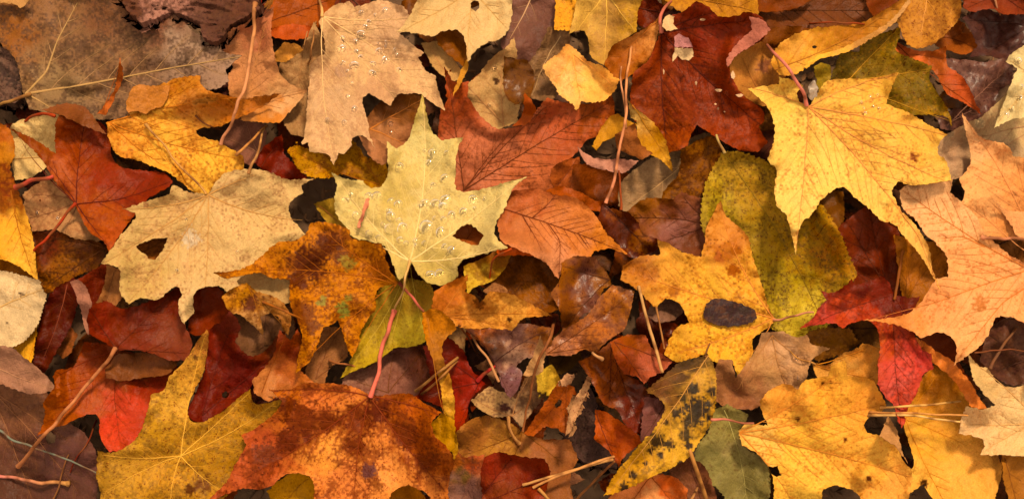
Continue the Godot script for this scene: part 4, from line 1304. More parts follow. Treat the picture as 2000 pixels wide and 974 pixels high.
	leaf("maple_leaf", "pale yellow-green maple leaf covered in water drops", [825,183, 833,225, 845,258, 862,274, 905,267, 893,292, 889,340, 889,368, 900,374, 940,369, 985,357, 1032,344, 1003,365, 985,408, 968,435, 968,462, 992,484, 940,497, 905,507, 893,520, 894,540, 880,552, 855,557, 832,549, 815,533, 803,512, 795,532, 780,547, 766,512, 752,480, 720,470, 690,463, 672,440, 655,415, 653,385, 657,362, 647,336, 675,350, 705,352, 722,366, 745,364, 756,345, 757,310, 755,276, 775,290, 795,275, 808,240], [222,196,120], {h = [[883,460, 905,440, 920,437, 945,460, 935,478, 910,475]], k = [820,280,216,194,118, 840,400,220,192,116, 700,400,224,196,124, 950,400,226,200,130, 930,480,216,188,112, 780,380,206,176,96, 860,530,204,176,96, 825,200,206,176,92], s = [160,128,74,0.45], m = [196,164,92,0.5,0.2], v = [800,510, 826,200, 1020,348, 980,483, 662,348, 680,440], vc = [238,206,140], vw = 3.4, vh = 0.3, st = [5, 800,510, 790,550, 776,585, 766,612], sc = [218,170,96], cup = 3.0, raise = 3.5,
		dr = [780,327,8, 869,348,7.5, 846,363,5.5, 870,391,9, 850,398,8, 865,404,7, 830,397,7.5, 762,447,9.5, 786,446,9, 834,444,12, 861,454,8.5, 763,423,8, 778,400,7.5, 763,393,5.5, 760,413,5, 780,432,5.5, 749,439,5, 781,469,5.5, 793,475,4, 812,470,4.5, 828,475,4, 720,457,6, 738,463,4, 673,392,6.5, 695,420,6, 686,380,5, 735,383,8, 720,384,7, 882,421,7, 905,413,6.5, 924,392,9, 947,388,3.5, 865,427,4, 842,538,8, 859,535,8, 882,488,6.5, 868,482,5, 845,300,8, 838,318,6, 872,298,4, 830,295,4, 848,426,3.5, 819,403,3.5, 812,480,3.5, 927,407,3], drop_on = "pale yellow-green maple leaf"})
	leaf("leaf_stalk", "short pink stalk lying on the pale drop-covered leaf", [716,386, 722,388, 701,445, 697,443], [224,136,92], {cat = "leaf stalk", body = "stalk", sec = 0.0, cup = 0.0, bend = 0.0, wave = 0.0, th = 1.2, dome = 1.0, gap = 1.2})
	leaf("maple_leaf", "dark purplish brown leaf folded beside the small copper leaf", [1098,512, 1125,500, 1162,502, 1188,538, 1194,558, 1178,564, 1168,602, 1142,612, 1118,638, 1098,662, 1094,610, 1080,582, 1076,570, 1094,545], [124,70,50], {gl = "wet", k = [1105,540,172,94,34, 1140,540,116,66,54, 1150,580,112,64,52, 1108,600,150,78,28, 1180,550,150,84,36], v = [1190,545, 1105,520, 1105,640], vc = [86,40,28], cup = 4.0, raise = 2.0})
	leaf("maple_leaf", "orange-brown leathery leaf with a purple sheen and a pale lower rim", [1172,580, 1198,556, 1240,568, 1230,612, 1218,644, 1190,662, 1165,688, 1140,684, 1112,694, 1056,694, 1085,658, 1112,638, 1148,614], [192,108,52], {gl = "wet", k = [1200,580,200,118,40, 1180,620,150,92,62, 1160,650,206,120,54, 1100,680,206,132,88, 1220,590,176,100,54], m = [104,60,50,0.6,0.1], v = [1070,690, 1225,580, 1180,668], vc = [110,52,32], cup = 3.0})
	leaf("maple_leaf", "red brown glossy wet leaf below the leathery orange leaf", [1130,706, 1165,688, 1196,664, 1218,726, 1246,742, 1272,768, 1256,812, 1262,856, 1228,836, 1206,802, 1180,788, 1164,762, 1148,732], [128,50,26], {gl = "wet", k = [1170,710,140,66,36, 1185,760,166,78,30, 1230,790,108,36,24, 1240,830,128,40,30], v = [1195,670, 1190,785, 1255,840], vc = [80,28,18], m = [84,30,20,0.5,0.12], cup = 4.0})
	leaf("maple_leaf", "rust leaf with a sharp downward tip beside the leathery orange leaf", [1192,666, 1225,654, 1262,655, 1272,676, 1292,690, 1314,706, 1292,727, 1270,737, 1258,750, 1245,736, 1218,730, 1202,700], [172,78,48], {gl = "satin", k = [1230,680,150,70,32, 1270,710,184,92,62, 1215,700,150,58,38], v = [1200,668, 1258,745, 1305,706], vc = [110,44,28], raise = 1.5})
	leaf("maple_leaf", "small rust orange leaf beside the black wood", [1163,800, 1186,806, 1217,827, 1248,852, 1254,864, 1220,892, 1208,912, 1190,882, 1161,857, 1163,830], [178,74,26], {gl = "satin", k = [1175,830,190,86,32, 1215,850,140,52,20, 1205,890,170,70,26], v = [1165,803, 1206,905], vc = [110,40,18], raise = 1.0})
	leaf("maple_leaf", "purple brown leaf between the wet red leaf and the black-spotted yellow leaf", [1260,776, 1304,778, 1306,802, 1274,846, 1252,862, 1254,820], [124,74,66], {gl = "satin", pin = true, v = [1300,785, 1256,855], vc = [90,48,44], sec = 16.0})
	leaf("maple_leaf", "brown veined leaf under the dark crimson tip and the pine needles", [886,862, 903,830, 950,812, 1000,828, 1030,848, 1070,858, 1112,858, 1130,897, 1114,930, 1120,985, 1050,985, 1010,905, 940,894, 890,894], [184,122,58], {k = [930,850,170,106,46, 980,870,196,134,58, 1060,880,172,102,58, 1090,910,160,96,52, 1080,960,150,90,50], m = [130,74,38,0.5,0.15], v = [1020,842, 905,888, 1100,905, 1000,900], vc = [128,70,34], vw = 3.0})
	leaf("maple_leaf", "crimson dark leaf with a straight upper edge below the brown veined leaf", [938,905, 965,884, 1000,889, 1064,897, 1074,924, 1056,990, 930,990, 932,930], [134,40,26], {gl = "satin", k = [960,910,140,40,20, 1040,930,128,38,24, 990,960,150,66,52], v = [930,985, 1060,930, 1000,895], vc = [92,26,20], raise = 1.0})
	leaf("maple_leaf", "mauve crinkled leaf with an orange-green lip beside the big blotched leaf", [868,905, 892,880, 905,893, 948,888, 938,925, 944,990, 868,990], [146,102,86], {k = [890,895,210,112,40, 925,905,196,86,40, 905,918,112,92,40, 900,950,150,106,92, 930,960,140,94,82], m = [100,62,52,0.5,0.15], lift = [945,890,3,25], v = [895,985, 925,925], vc = [112,70,58]})
	leaf("maple_leaf", "tan crumpled leaf with dark spots and a straw stalk", [920,782, 955,754, 990,768, 1008,778, 1028,732, 1048,700, 1062,716, 1060,772, 1034,812, 1018,834, 1000,812, 970,814, 940,802], [204,158,110], {k = [950,785,212,164,106, 1040,740,196,140,90, 1020,800,206,160,116], m = [110,72,56,0.75,0.12], b = [[985,795,10,86,48,40], [1002,805,7,70,40,30]], v = [1000,812, 935,785, 1045,715, 1050,780], vc = [176,122,76], st = [6, 990,810, 994,835, 1012,866], sc = [214,152,76], knob = true})
	leaf("leaf_fragment", "bright yellow leaf scrap with a dark edge behind the tan crumpled leaf", [1046,728, 1078,712, 1096,742, 1086,772, 1052,778], [228,182,46], {b = [[1062,774,10,60,40,20]], sec = 0.0})
	leaf("maple_leaf", "purple and orange glossy leaf with a split pale-rimmed lobe", [908,640, 950,642, 1000,630, 1076,640, 1078,672, 1052,694, 1020,702, 1008,716, 1020,728, 1012,758, 996,778, 980,752, 968,712, 948,680, 926,660], [150,100,82], {gl = "wet", k = [935,655,186,96,34, 1000,660,130,84,72, 960,690,120,66,52, 1000,690,212,160,128, 995,740,128,82,86, 1060,660,168,92,48], v = [966,708, 1070,645, 995,770, 915,645], vc = [92,52,44], m = [96,58,54,0.5,0.15], cup = 5.0, raise = 1.0})
	leaf("maple_leaf", "thin tan leaf tip between the purple glossy leaf and the brown stalk", [1056,655, 1064,690, 1060,725, 1040,735, 1022,732, 1040,695], [208,154,100], {m = [150,96,60,0.6,0.12], sec = 0.0, lift = [1056,660,3,20]})
	leaf("maple_leaf", "rust orange leaf with one eye-shaped hole beside the pale wood splinter", [1092,744, 1122,756, 1128,790, 1106,850, 1086,836, 1060,834, 1042,852, 1024,847, 1050,808], [184,90,32], {gl = "satin", h = [[1083,792, 1090,780, 1098,782, 1094,792, 1087,797]], v = [1110,750, 1035,845, 1105,840], vc = [128,56,24], raise = 1.5})
	leaf("maple_leaf", "orange-brown maple leaf with dark blotches and green flecks", [598,455, 606,436, 630,432, 668,442, 682,448, 684,463, 695,468, 745,476, 753,490, 752,505, 765,535, 778,552, 762,556, 740,562, 732,580, 734,602, 722,618, 705,645, 700,670, 688,698, 675,670, 668,645, 660,625, 645,635, 630,640, 618,680, 600,710, 577,729, 583,690, 590,660, 582,630, 568,600, 565,560, 566,545, 530,543, 505,532, 470,538, 440,543, 416,533, 460,527, 490,515, 515,495, 545,472, 575,470], [208,126,24], {gl = "spot", m = [128,62,18,0.85,0.12], s = [104,46,18,0.7], b = [[600,515,36,88,36,20], [645,478,26,96,42,20], [582,545,22,104,46,24], [590,615,26,130,64,34], [660,500,14,110,54,20], [740,530,22,150,78,30], [680,512,15,150,128,48], [668,604,13,138,140,52], [629,588,10,150,140,62], [683,582,8,140,130,44], [612,640,14,128,66,40]], v = [775,553, 425,533, 620,440, 585,720, 690,690], vc = [176,92,22], vh = 0.1, st = [6, 777,553, 800,580, 826,608], sc = [216,108,80], cup = 4.0, raise = 2.5, wave = 4.0})
	leaf("maple_leaf", "orange curled maple leaf with a swallow-tail top above the dark hole", [914,536, 908,570, 932,582, 936,592, 958,569, 1000,575, 1030,590, 1078,616, 1060,618, 1022,622, 1000,646, 960,640, 930,642, 890,638, 868,632, 845,602, 847,570, 870,555], [222,146,42], {k = [870,580,196,108,44, 895,560,204,116,40, 930,610,226,152,48, 1000,605,230,162,56, 1050,612,216,140,34], m = [150,78,32,0.6,0.15], b = [[995,622,5,60,28,14], [935,592,10,128,70,40]], v = [860,615, 1070,614, 912,542, 1000,640], vc = [186,112,40], cup = 5.0, raise = 2.5, lift = [1060,615,4,30]})
	leaf("maple_leaf", "long golden curled leaf strip hanging over the deep red leaf", [824,610, 850,603, 880,622, 892,642, 867,666, 864,692, 877,730, 887,780, 887,830, 895,880, 886,897, 878,862, 872,822, 865,792, 857,742, 845,702, 834,672, 827,642], [208,140,36], {k = [850,630,206,124,30, 860,700,176,112,44, 880,790,226,164,34, 885,850,196,140,40], m = [130,72,26,0.6,0.12], sec = 0.0, v = [835,620, 850,690, 885,880], vc = [170,104,36], cup = 2.0, dome = 4.0, raise = 1.5})

func leaves_four() -> void:
	# right side
	leaf("oval_leaf", "green-gold serrated leaf with brown flecks beneath the yellow maple leaves", [1412,298, 1440,296, 1470,304, 1500,317, 1530,340, 1570,370, 1604,398, 1640,450, 1657,492, 1676,536, 1660,557, 1640,600, 1605,650, 1570,660, 1530,655, 1490,625, 1460,590, 1430,530, 1390,485, 1371,440, 1371,400, 1379,360, 1394,325], [176,148,36], {k = [1440,330,202,162,52, 1400,400,195,171,50, 1470,380,189,145,37, 1560,480,171,129,28, 1620,500,182,114,24, 1540,560,193,167,39, 1580,620,226,193,44, 1400,460,182,154,55], ser = [11,3.4], m = [112,92,26,0.6,0.08], s = [92,58,24,0.85], gl = "spot", pin = true, sec = 46.0, v = [1413,300, 1612,640], vc = [140,112,34], vw = 2.6, st = [6, 1413,300, 1404,284, 1402,266], sc = [206,178,106], cup = 2.0, dome = 2.0})  # right-hand ochre anchors also carry shade in their colour
	leaf("maple_leaf", "brown serrated leaf edge under the green-gold leaf", [1575,650, 1610,640, 1660,640, 1680,672, 1640,692, 1600,706, 1585,690], [140,88,28], {ser = [10,3], m = [90,50,20,0.6,0.05]})
	leaf("maple_leaf", "yellow maple leaf with a large black spot", [1216,520, 1245,502, 1290,496, 1284,468, 1300,472, 1330,490, 1370,502, 1377,470, 1382,440, 1408,390, 1416,416, 1440,440, 1462,465, 1472,505, 1490,560, 1502,600, 1517,626, 1490,647, 1470,662, 1470,692, 1452,727, 1440,733, 1430,702, 1400,707, 1372,692, 1345,712, 1310,702, 1298,692, 1320,642, 1347,630, 1336,606, 1325,590, 1300,582, 1282,602, 1265,586, 1240,562, 1212,546], [238,172,44], {k = [1250,530,172,104,52, 1240,550,206,134,60, 1310,530,240,168,52, 1380,560,246,184,52, 1440,540,242,176,50, 1410,450,222,146,50, 1420,480,186,104,40, 1400,660,240,180,40, 1340,560,240,176,52], m = [178,98,36,0.65,0.14], s = [120,58,26,0.8], b = [[1318,566,12,176,100,50], [1432,528,12,168,84,34], [1405,500,12,180,96,40], [1440,490,10,176,90,36]], v = [1512,622, 1225,530, 1408,410, 1320,690, 1450,715], vc = [214,134,44], vw = 2.2, cup = 3.0, raise = 2.0, st = [5, 1510,622, 1550,617, 1592,612], sc = [232,156,112],
		parts = [["black_spot", [1377,602, 1385,588, 1408,583, 1440,590, 1475,605, 1479,622, 1460,633, 1420,637, 1390,632, 1375,620], [62,44,38], {cup = 0.0, wave = 0.0, gap = 0.25, gl = "satin", m = [96,58,38,0.6,0.25]}]]})
	leaf("maple_leaf", "wine purple crumpled leaf on the black soil", [1842,112, 1900,118, 1930,120, 1962,112, 1980,130, 1978,160, 1954,178, 1938,217, 1912,233, 1870,253, 1838,252, 1834,230, 1862,214, 1905,212, 1880,190, 1852,160], [126,82,68], {gl = "wet", m = [74,42,36,0.7,0.05], v = [1850,245, 1975,130, 1900,215], vc = [150,104,84], wave = 6.0, cup = 5.0, sec = 18.0})
	leaf("maple_leaf", "maroon leaf with a pale stalk at the edge of the black soil", [1882,-14, 2020,-14, 2020,26, 1960,27, 1940,17, 1900,22, 1884,16], [140,56,46], {gl = "satin", v = [1950,-14, 1890,15, 2000,20], vc = [96,36,30], st = [5, 1938,-6, 1946,12, 1953,27], sc = [214,150,100]})
	leaf("maple_leaf", "rusty brown leaf beside the round ochre leaf", [1826,62, 1850,48, 1872,36, 1894,58, 1910,90, 1888,106, 1855,99, 1828,88], [160,80,46], {gl = "satin", v = [1830,70, 1905,92], vc = [112,50,30], cup = 5.0})
	leaf("maple_leaf", "red-orange leaf with a long pointed lobe beside the olive maple leaf", [1746,80, 1790,98, 1830,98, 1848,90, 1852,130, 1882,150, 1902,190, 1918,222, 1880,198, 1850,182, 1834,152, 1815,130, 1760,107, 1744,92], [192,90,40], {gl = "satin", k = [1770,95,214,106,24, 1830,120,176,84,50, 1880,170,190,84,40], v = [1752,86, 1912,214], vc = [130,54,28], raise = 2.0})
	leaf("oval_leaf", "round ochre leaf with fine dark mottling", [1774,-14, 1878,-14, 1876,30, 1858,56, 1842,72, 1820,87, 1795,94, 1775,87, 1757,50, 1752,35], [206,138,56], {m = [150,92,40,0.75,0.05], gl = "spot", ser = [10,1.5], pin = true, v = [1815,-14, 1800,85], vc = [214,150,62], cup = 3.0, raise = 3.0})
	leaf("maple_leaf", "olive green mottled maple leaf beneath the big yellow leaf", [1757,54, 1760,66, 1750,95, 1762,106, 1790,116, 1822,129, 1816,152, 1832,182, 1852,212, 1862,246, 1845,227, 1800,224, 1765,224, 1735,215, 1690,190, 1640,165, 1624,152, 1640,105, 1680,100, 1686,75, 1720,65], [140,112,28], {k = [1720,85,160,124,30, 1690,130,132,108,30, 1770,150,138,112,30, 1800,190,116,92,22, 1845,225,170,122,30], m = [96,82,22,0.7,0.02], vy = 1.0, s = [190,140,40,0.6], gl = "spot", v = [1655,160, 1752,60, 1815,135, 1855,235], vc = [198,150,48], vh = 0.35, raise = 1.0})
	leaf("oval_leaf", "golden folded leaf with a rolled lower edge and one dark hole", [1506,122, 1520,90, 1545,72, 1580,57, 1620,52, 1680,45, 1720,25, 1772,-8, 1778,4, 1746,42, 1700,72, 1650,97, 1600,112, 1575,132, 1545,147, 1523,144], [226,160,50], {h = [[1587,90, 1592,88, 1597,91, 1593,95, 1588,94]], k = [1550,100,230,164,60, 1600,80,206,140,44, 1660,65,180,112,34, 1720,40,196,130,50, 1580,120,240,178,52, 1520,130,226,160,44], ser = [8,1.6], v = [1515,135, 1765,0], vc = [180,112,40], m = [186,112,40,0.5,0.12], cup = 6.0, raise = 3.0,  # darker upper-right anchors paint in the shading of the fold
		parts = [["rolled_edge", [1640,96, 1700,66, 1745,36, 1775,-4, 1780,4, 1748,44, 1702,76, 1652,102, 1600,116, 1576,134, 1570,130, 1600,108], [214,150,72], {dome = 2.0, k = [1600,112,240,176,50, 1700,72,196,136,70, 1760,20,206,150,90]}]]})
	leaf("oval_leaf", "small green leaf bud beside the white seed", [1590,131, 1605,122, 1622,127, 1624,146, 1613,170, 1600,178, 1597,160], [176,146,44], {m = [120,112,34,0.6,0.0], sec = 0.0, cup = 3.0})
	leaf("maple_leaf", "pale greyish tan leaf between the big yellow leaf and the peach leaf", [1972,178, 2030,160, 2030,305, 1965,322, 1905,343, 1862,350, 1834,312, 1830,285, 1850,262, 1882,245, 1922,225, 1950,200], [212,172,130], {k = [1870,310,206,162,124, 1930,260,216,180,132, 1990,230,222,186,128, 1960,300,196,160,120], v = [2030,240, 1845,300, 1870,345], vc = [186,140,100], m = [180,132,96,0.45,0.2], sec = 40.0})
	leaf("maple_leaf", "cream leaf with water drops at the rim of the black soil", [2030,76, 1985,98, 1966,120, 1988,132, 1974,170, 1964,196, 1943,250, 1975,234, 2030,226], [232,204,146], {m = [206,166,104,0.4,0.2], v = [2030,160, 1950,240, 1975,118], vc = [206,164,100], raise = 3.0, dr = [1990,118,6, 1966,225,6, 1978,212,4, 1994,190,4, 1996,168,3.5], drop_on = "cream leaf"})
	leaf("maple_leaf", "orange brown leaf behind the drooping lobe of the big yellow leaf", [1748,458, 1790,468, 1840,473, 1856,500, 1858,542, 1834,565, 1804,594, 1780,618, 1764,585, 1758,540, 1752,500], [186,110,34], {gl = "satin", v = [1765,600, 1770,470, 1840,490], vc = [150,80,26], s = [130,64,22,0.5], st = [7, 1764,492, 1756,535, 1748,582], sc = [140,72,38]})
	leaf("maple_leaf", "golden yellow leaf with an orange-brown hollow crossed by pine needles", [1756,792, 1790,755, 1810,728, 1840,700, 1872,728, 1902,768, 1928,796, 1942,850, 1952,892, 1958,920, 1942,985, 1850,990, 1816,965, 1806,945, 1780,962, 1774,930, 1786,905, 1775,860, 1764,822], [238,170,48], {k = [1830,760,196,116,28, 1860,800,222,150,34, 1810,860,240,176,50, 1860,920,244,178,66, 1920,900,236,166,60, 1880,750,176,98,28, 1800,930,242,182,66], v = [1770,818, 1890,870, 1850,985, 1845,715], vc = [206,132,40], s = [200,130,44,0.4], b = [[1805,945,8,60,30,14]], m = [216,140,44,0.4,0.2], cup = 3.0})
	leaf("maple_leaf", "orange yellow leaf beside the tan veined leaf and the hanging red lobe", [1586,708, 1620,712, 1640,695, 1675,680, 1686,670, 1720,680, 1722,745, 1700,760, 1650,740, 1625,745, 1600,745], [230,156,44], {k = [1640,705,240,172,70, 1690,700,222,144,40], v = [1590,712, 1710,740, 1690,680], vc = [206,128,40], sec = 20.0, st = [4, 1596,714, 1575,704, 1545,685], sc = [206,146,76]})
	leaf("maple_leaf", "pale tan veined leaf with drops beside the yellow leaf with a black spot", [1436,740, 1450,722, 1478,680, 1488,650, 1530,648, 1555,658, 1576,653, 1586,672, 1622,680, 1592,697, 1582,712, 1573,747, 1564,762, 1535,760, 1500,768, 1485,792, 1460,800, 1420,795, 1398,784, 1392,740, 1404,702, 1430,702], [204,152,98], {k = [1540,690,216,164,110, 1500,720,200,146,92, 1430,750,160,102,62, 1450,780,150,92,60, 1590,680,206,150,98], v = [1510,655, 1535,750, 1585,712, 1440,765], vc = [176,120,70], m = [166,110,68,0.4,0.2], dr = [1558,700,4, 1560,738,4], drop_on = "pale tan veined leaf"})
	leaf("oval_leaf", "dull green serrated leaf beside the black-spotted yellow leaf", [1392,802, 1420,789, 1432,795, 1462,810, 1455,832, 1450,862, 1465,882, 1496,892, 1506,942, 1500,990, 1430,990, 1400,952, 1375,937, 1358,902, 1364,870, 1385,840], [146,134,72], {k = [1420,830,150,138,70, 1400,900,142,134,72, 1470,930,128,118,62, 1450,870,156,142,84], ser = [9,2.4], pin = true, sec = 24.0, v = [1415,800, 1460,985], vc = [172,156,92], s = [106,70,34,0.6], st = [5, 1386,823, 1425,823, 1470,827], sc = [226,132,104], cup = 2.0})
	leaf("maple_leaf", "brown leaf beneath the black-spotted leaf and the thick needle pair", [1306,918, 1342,893, 1374,908, 1394,950, 1404,990, 1330,990], [140,84,56], {m = [96,52,36,0.6,0.1], v = [1345,900, 1370,980], vc = [100,56,38]})
	leaf("maple_leaf", "bright orange leaf top with a centre vein under the spotted leaf tip", [1190,972, 1240,934, 1276,926, 1312,929, 1344,955, 1340,992, 1186,992], [214,112,40], {k = [1240,955,226,132,56, 1300,950,206,92,34, 1270,970,236,160,86], v = [1272,930, 1230,990, 1320,985], vc = [156,70,30], cup = 4.0})
	leaf("oval_leaf", "yellow leaf covered in black spots with a dark folded wing", [1178,968, 1200,930, 1240,880, 1280,835, 1300,800, 1292,782, 1262,762, 1295,735, 1330,708, 1368,697, 1382,690, 1396,718, 1400,760, 1396,802, 1380,842, 1360,872, 1340,897, 1310,914, 1280,927, 1240,947, 1200,964], [222,164,34], {k = [1330,735,92,66,42, 1295,757,120,74,40, 1345,715,86,66,44, 1360,740,216,160,44, 1300,850,218,162,36, 1230,920,212,156,40, 1370,800,206,156,44, 1330,890,222,166,32], ser = [10,1.8], m = [60,48,30,0.6,0.3], b = [[1355,760,11,62,54,40], [1390,765,9,58,50,38], [1362,800,26,60,52,40], [1348,822,16,62,52,34], [1335,778,9,66,58,36], [1283,860,15,60,48,30], [1308,868,10,62,50,30], [1338,850,12,70,58,32], [1320,806,8,64,52,34], [1235,928,8,56,40,24], [1220,950,9,54,40,24], [1262,905,5,60,44,26], [1290,890,6,60,44,26], [1345,870,7,64,50,30], [1300,826,6,64,50,30], [1270,880,6,60,46,28], [1328,905,5,60,46,28], [1352,690,10,60,54,40]], gl = "satin", sec = 30.0, pin = true, v = [1384,692, 1188,962], vc = [196,140,72], vw = 3.0, vh = 0.15, st = [4, 1382,694, 1388,670], sc = [128,82,50], cup = 3.0, dome = 3.0, raise = 2.0})
	leaf("maple_leaf", "olive-yellow mottled maple leaf with one long upright lobe", [402,643, 406,652, 403,690, 395,730, 380,760, 365,800, 370,820, 385,826, 410,816, 440,800, 465,775, 488,759, 492,785, 502,790, 547,780, 560,800, 520,850, 500,880, 470,930, 440,970, 380,1000, 190,1000, 195,965, 188,930, 189,880, 215,884, 245,872, 270,850, 285,810, 295,770, 320,760, 330,735, 355,710, 370,690, 385,665], [212,156,44], {k = [395,680,180,110,48, 385,710,222,158,40, 340,780,220,164,46, 300,850,208,150,44, 230,910,200,146,54, 400,870,200,142,40, 480,800,190,130,34, 330,940,212,156,50, 440,910,186,128,34], m = [142,106,40,0.75,0.0], mf = 0.6, vy = 1.2, gl = "spot", s = [112,66,26,0.5], v = [352,890, 400,655, 485,768, 535,788, 195,888, 200,965, 440,965, 330,998], vc = [226,172,56], vw = 2.2, vh = 0.35, sec = 22.0, cup = 3.0, raise = 1.5, b = [[395,945,18,110,56,30], [370,955,10,100,52,30], [380,700,6,84,40,24]]})
	leaf("oval_leaf", "ochre leaf seen through the gap under the big blotched maple leaf", [520,960, 545,938, 580,922, 614,936, 622,1000, 540,1000], [196,136,28], {v = [600,935, 550,990], vc = [160,104,26], s = [120,70,22,0.5]})
	leaf("oval_leaf", "orange brown leaf peeping from a notch of the big blotched maple leaf", [752,1000, 772,946, 810,944, 850,1000], [176,104,30], {sec = 0.0})
	leaf("oval_leaf", "yellow olive leaf edge between the blotched leaf and the golden strip", [838,830, 862,806, 888,820, 888,884, 868,876, 846,852], [190,132,34], {sec = 0.0})
	leaf("maple_leaf", "big orange maple leaf with dark red-brown blotches and a thick coral stalk", [524,759, 560,762, 590,750, 630,748, 680,752, 712,765, 722,773, 745,772, 790,768, 805,772, 835,790, 862,805, 848,815, 843,830, 848,850, 870,870, 886,900, 876,940, 876,1000, 850,1000, 836,965, 810,953, 795,947, 775,955, 760,972, 752,1000, 612,1000, 613,950, 605,930, 580,924, 550,930, 535,945, 510,955, 470,955, 400,982, 440,942, 458,908, 481,868, 470,850, 502,834, 542,800, 550,782], [216,116,34], {k = [600,800,218,116,30, 720,850,234,140,46, 640,880,240,156,50, 760,930,240,152,60, 520,870,182,80,40, 480,930,196,92,48, 830,880,170,76,34, 800,800,190,92,24, 560,780,196,104,28, 680,940,230,134,50], m = [126,50,28,0.78,0.24], mf = 1.2, vy = -1.3, s = [100,38,24,0.6], gl = "spot", b = [[700,820,32,126,52,28], [740,800,24,104,38,24], [590,822,34,126,52,28], [640,820,24,126,52,28], [560,860,24,118,46,34], [790,850,26,126,52,28], [835,900,22,120,50,34], [520,890,26,124,54,46], [720,920,14,120,70,64], [690,870,20,124,52,30], [600,855,12,110,44,34], [560,790,18,120,50,24]], v = [722,773, 530,765, 475,935, 690,1000, 870,960, 855,808], vc = [128,48,24], vw = 3.0, vh = 0.3, st = [9, 722,775, 738,720, 752,665, 768,608], sc = [224,112,84], knob = true, cup = 3.0, raise = 3.0})
	leaf("maple_leaf", "yellow maple leaf with brown pinholes and a ragged hole", [1443,842, 1458,826, 1500,831, 1488,800, 1484,785, 1500,765, 1535,750, 1560,761, 1565,750, 1580,741, 1618,735, 1625,715, 1652,703, 1656,735, 1700,740, 1716,760, 1732,790, 1720,806, 1696,816, 1688,830, 1695,845, 1720,850, 1740,856, 1755,876, 1765,900, 1782,922, 1772,1000, 1692,1000, 1680,970, 1660,954, 1632,949, 1609,955, 1602,1000, 1512,1000, 1511,940, 1498,905, 1475,882, 1450,870], [246,186,62], {h = [[1501,910, 1510,913, 1520,909, 1522,920, 1528,927, 1518,931, 1506,924]], k = [1480,850,248,196,90, 1560,860,248,190,60, 1620,780,242,176,52, 1690,780,232,156,44, 1560,950,248,192,66, 1700,900,242,178,60, 1740,950,236,164,60, 1520,780,232,156,48], m = [206,124,48,0.5,0.18], s = [176,96,44,0.7], b = [[1558,819,4.5,84,36,26], [1651,858,4.5,92,34,26], [1698,934,5,88,36,26], [1608,748,5,84,40,22], [1624,746,4,84,40,22]], v = [1445,845, 1640,730, 1725,790, 1775,930, 1560,1000], vc = [206,128,52], vw = 2.6, cup = 3.0, raise = 2.5})
	leaf("leaf_fragment", "tan leaf sliver under the tip of the hanging red lobe", [1718,852, 1736,812, 1752,838, 1764,884, 1774,905, 1750,872], [192,136,84], {sec = 0.0})
	leaf("leaf_fragment", "ochre brown leaf edge at the foot of the cream speckled leaf", [1958,888, 2030,893, 2030,995, 1978,995, 1962,940], [168,106,40], {v = [1965,895, 1990,985], vc = [130,76,30], gl = "satin"})
	leaf("maple_leaf", "dull red leaf under the large peach maple leaf", [1796,656, 1850,650, 1872,680, 1876,710, 1896,742, 1852,718, 1812,692], [140,60,44], {gl = "satin", sec = 0.0})
	leaf("maple_leaf", "bright orange leaf edge running down from the red hanging leaf", [1786,655, 1828,684, 1862,706, 1894,743, 1918,783, 1930,798, 1900,794, 1878,762, 1848,727, 1816,702], [220,124,32], {gl = "satin", sec = 0.0, cup = 2.0, dome = 2.0})
	leaf("maple_leaf", "cream peach speckled leaf beside the black hollow", [1891,690, 1915,715, 1930,718, 1936,726, 1952,748, 1982,756, 2030,742, 2030,893, 1975,889, 1916,888, 1925,871, 1920,859, 1900,851, 1874,846, 1879,820, 1888,794, 1925,799, 1946,790, 1925,770, 1905,745, 1897,720], [238,196,136], {k = [1920,740,232,188,124, 1980,770,240,200,140, 1910,830,240,192,136, 1980,850,242,198,136], m = [206,150,92,0.45,0.18], s = [176,120,72,0.5], v = [2030,826, 1885,828, 1900,705, 1920,884], vc = [212,160,98], cup = 3.0, raise = 2.0})
	leaf("maple_leaf", "bright red maple leaf with a long hanging lobe", [1603,568, 1625,571, 1655,556, 1665,544, 1671,556, 1700,550, 1722,539, 1737,550, 1746,571, 1770,580, 1798,580, 1782,612, 1764,622, 1782,642, 1802,682, 1820,690, 1824,720, 1806,729, 1796,756, 1786,777, 1771,802, 1769,822, 1762,836, 1754,820, 1749,795, 1734,780, 1719,756, 1716,720, 1719,680, 1714,642, 1695,626, 1665,630, 1646,641, 1630,632, 1590,635, 1562,642, 1588,620, 1600,600, 1616,586], [190,52,28], {gl = "satin", k = [1640,580,110,30,26, 1690,565,96,28,24, 1650,605,206,76,34, 1610,620,190,66,50, 1730,590,120,30,26, 1760,600,96,28,22, 1740,660,186,60,34, 1760,710,218,80,44, 1800,700,196,60,50, 1745,760,206,84,70, 1765,790,206,70,44, 1725,660,206,92,34, 1700,610,180,58,28], m = [104,26,24,0.6,0.14], s = [96,34,34,0.6], v = [1745,575, 1575,640, 1762,830, 1815,700], vc = [110,34,30], sec = 24.0, cup = 3.0, raise = 4.0})
	leaf("maple_leaf", "peach leaf with a long pointed upper lobe beside the greyish tan leaf", [1881,220, 1900,248, 1920,270, 1945,276, 1970,285, 1980,305, 2030,312, 2030,480, 1970,464, 1920,458, 1890,424, 1873,402, 1885,380, 1875,350, 1896,320, 1894,285, 1886,250], [238,170,98], {k = [1900,270,236,176,112, 1950,330,240,170,94, 1920,400,242,174,100, 1990,370,236,156,76, 1990,450,232,150,70], s = [190,108,54,0.6], m = [226,146,76,0.4,0.2], v = [2040,520, 1888,235, 1895,400, 1990,320], vc = [222,146,76], raise = 2.0,
		parts = [["folded_tip", [1936,382, 1960,405, 1990,412, 2030,406, 2030,478, 1990,462, 1976,440], [232,160,92], {lift = [1940,388,4,26]}]]})
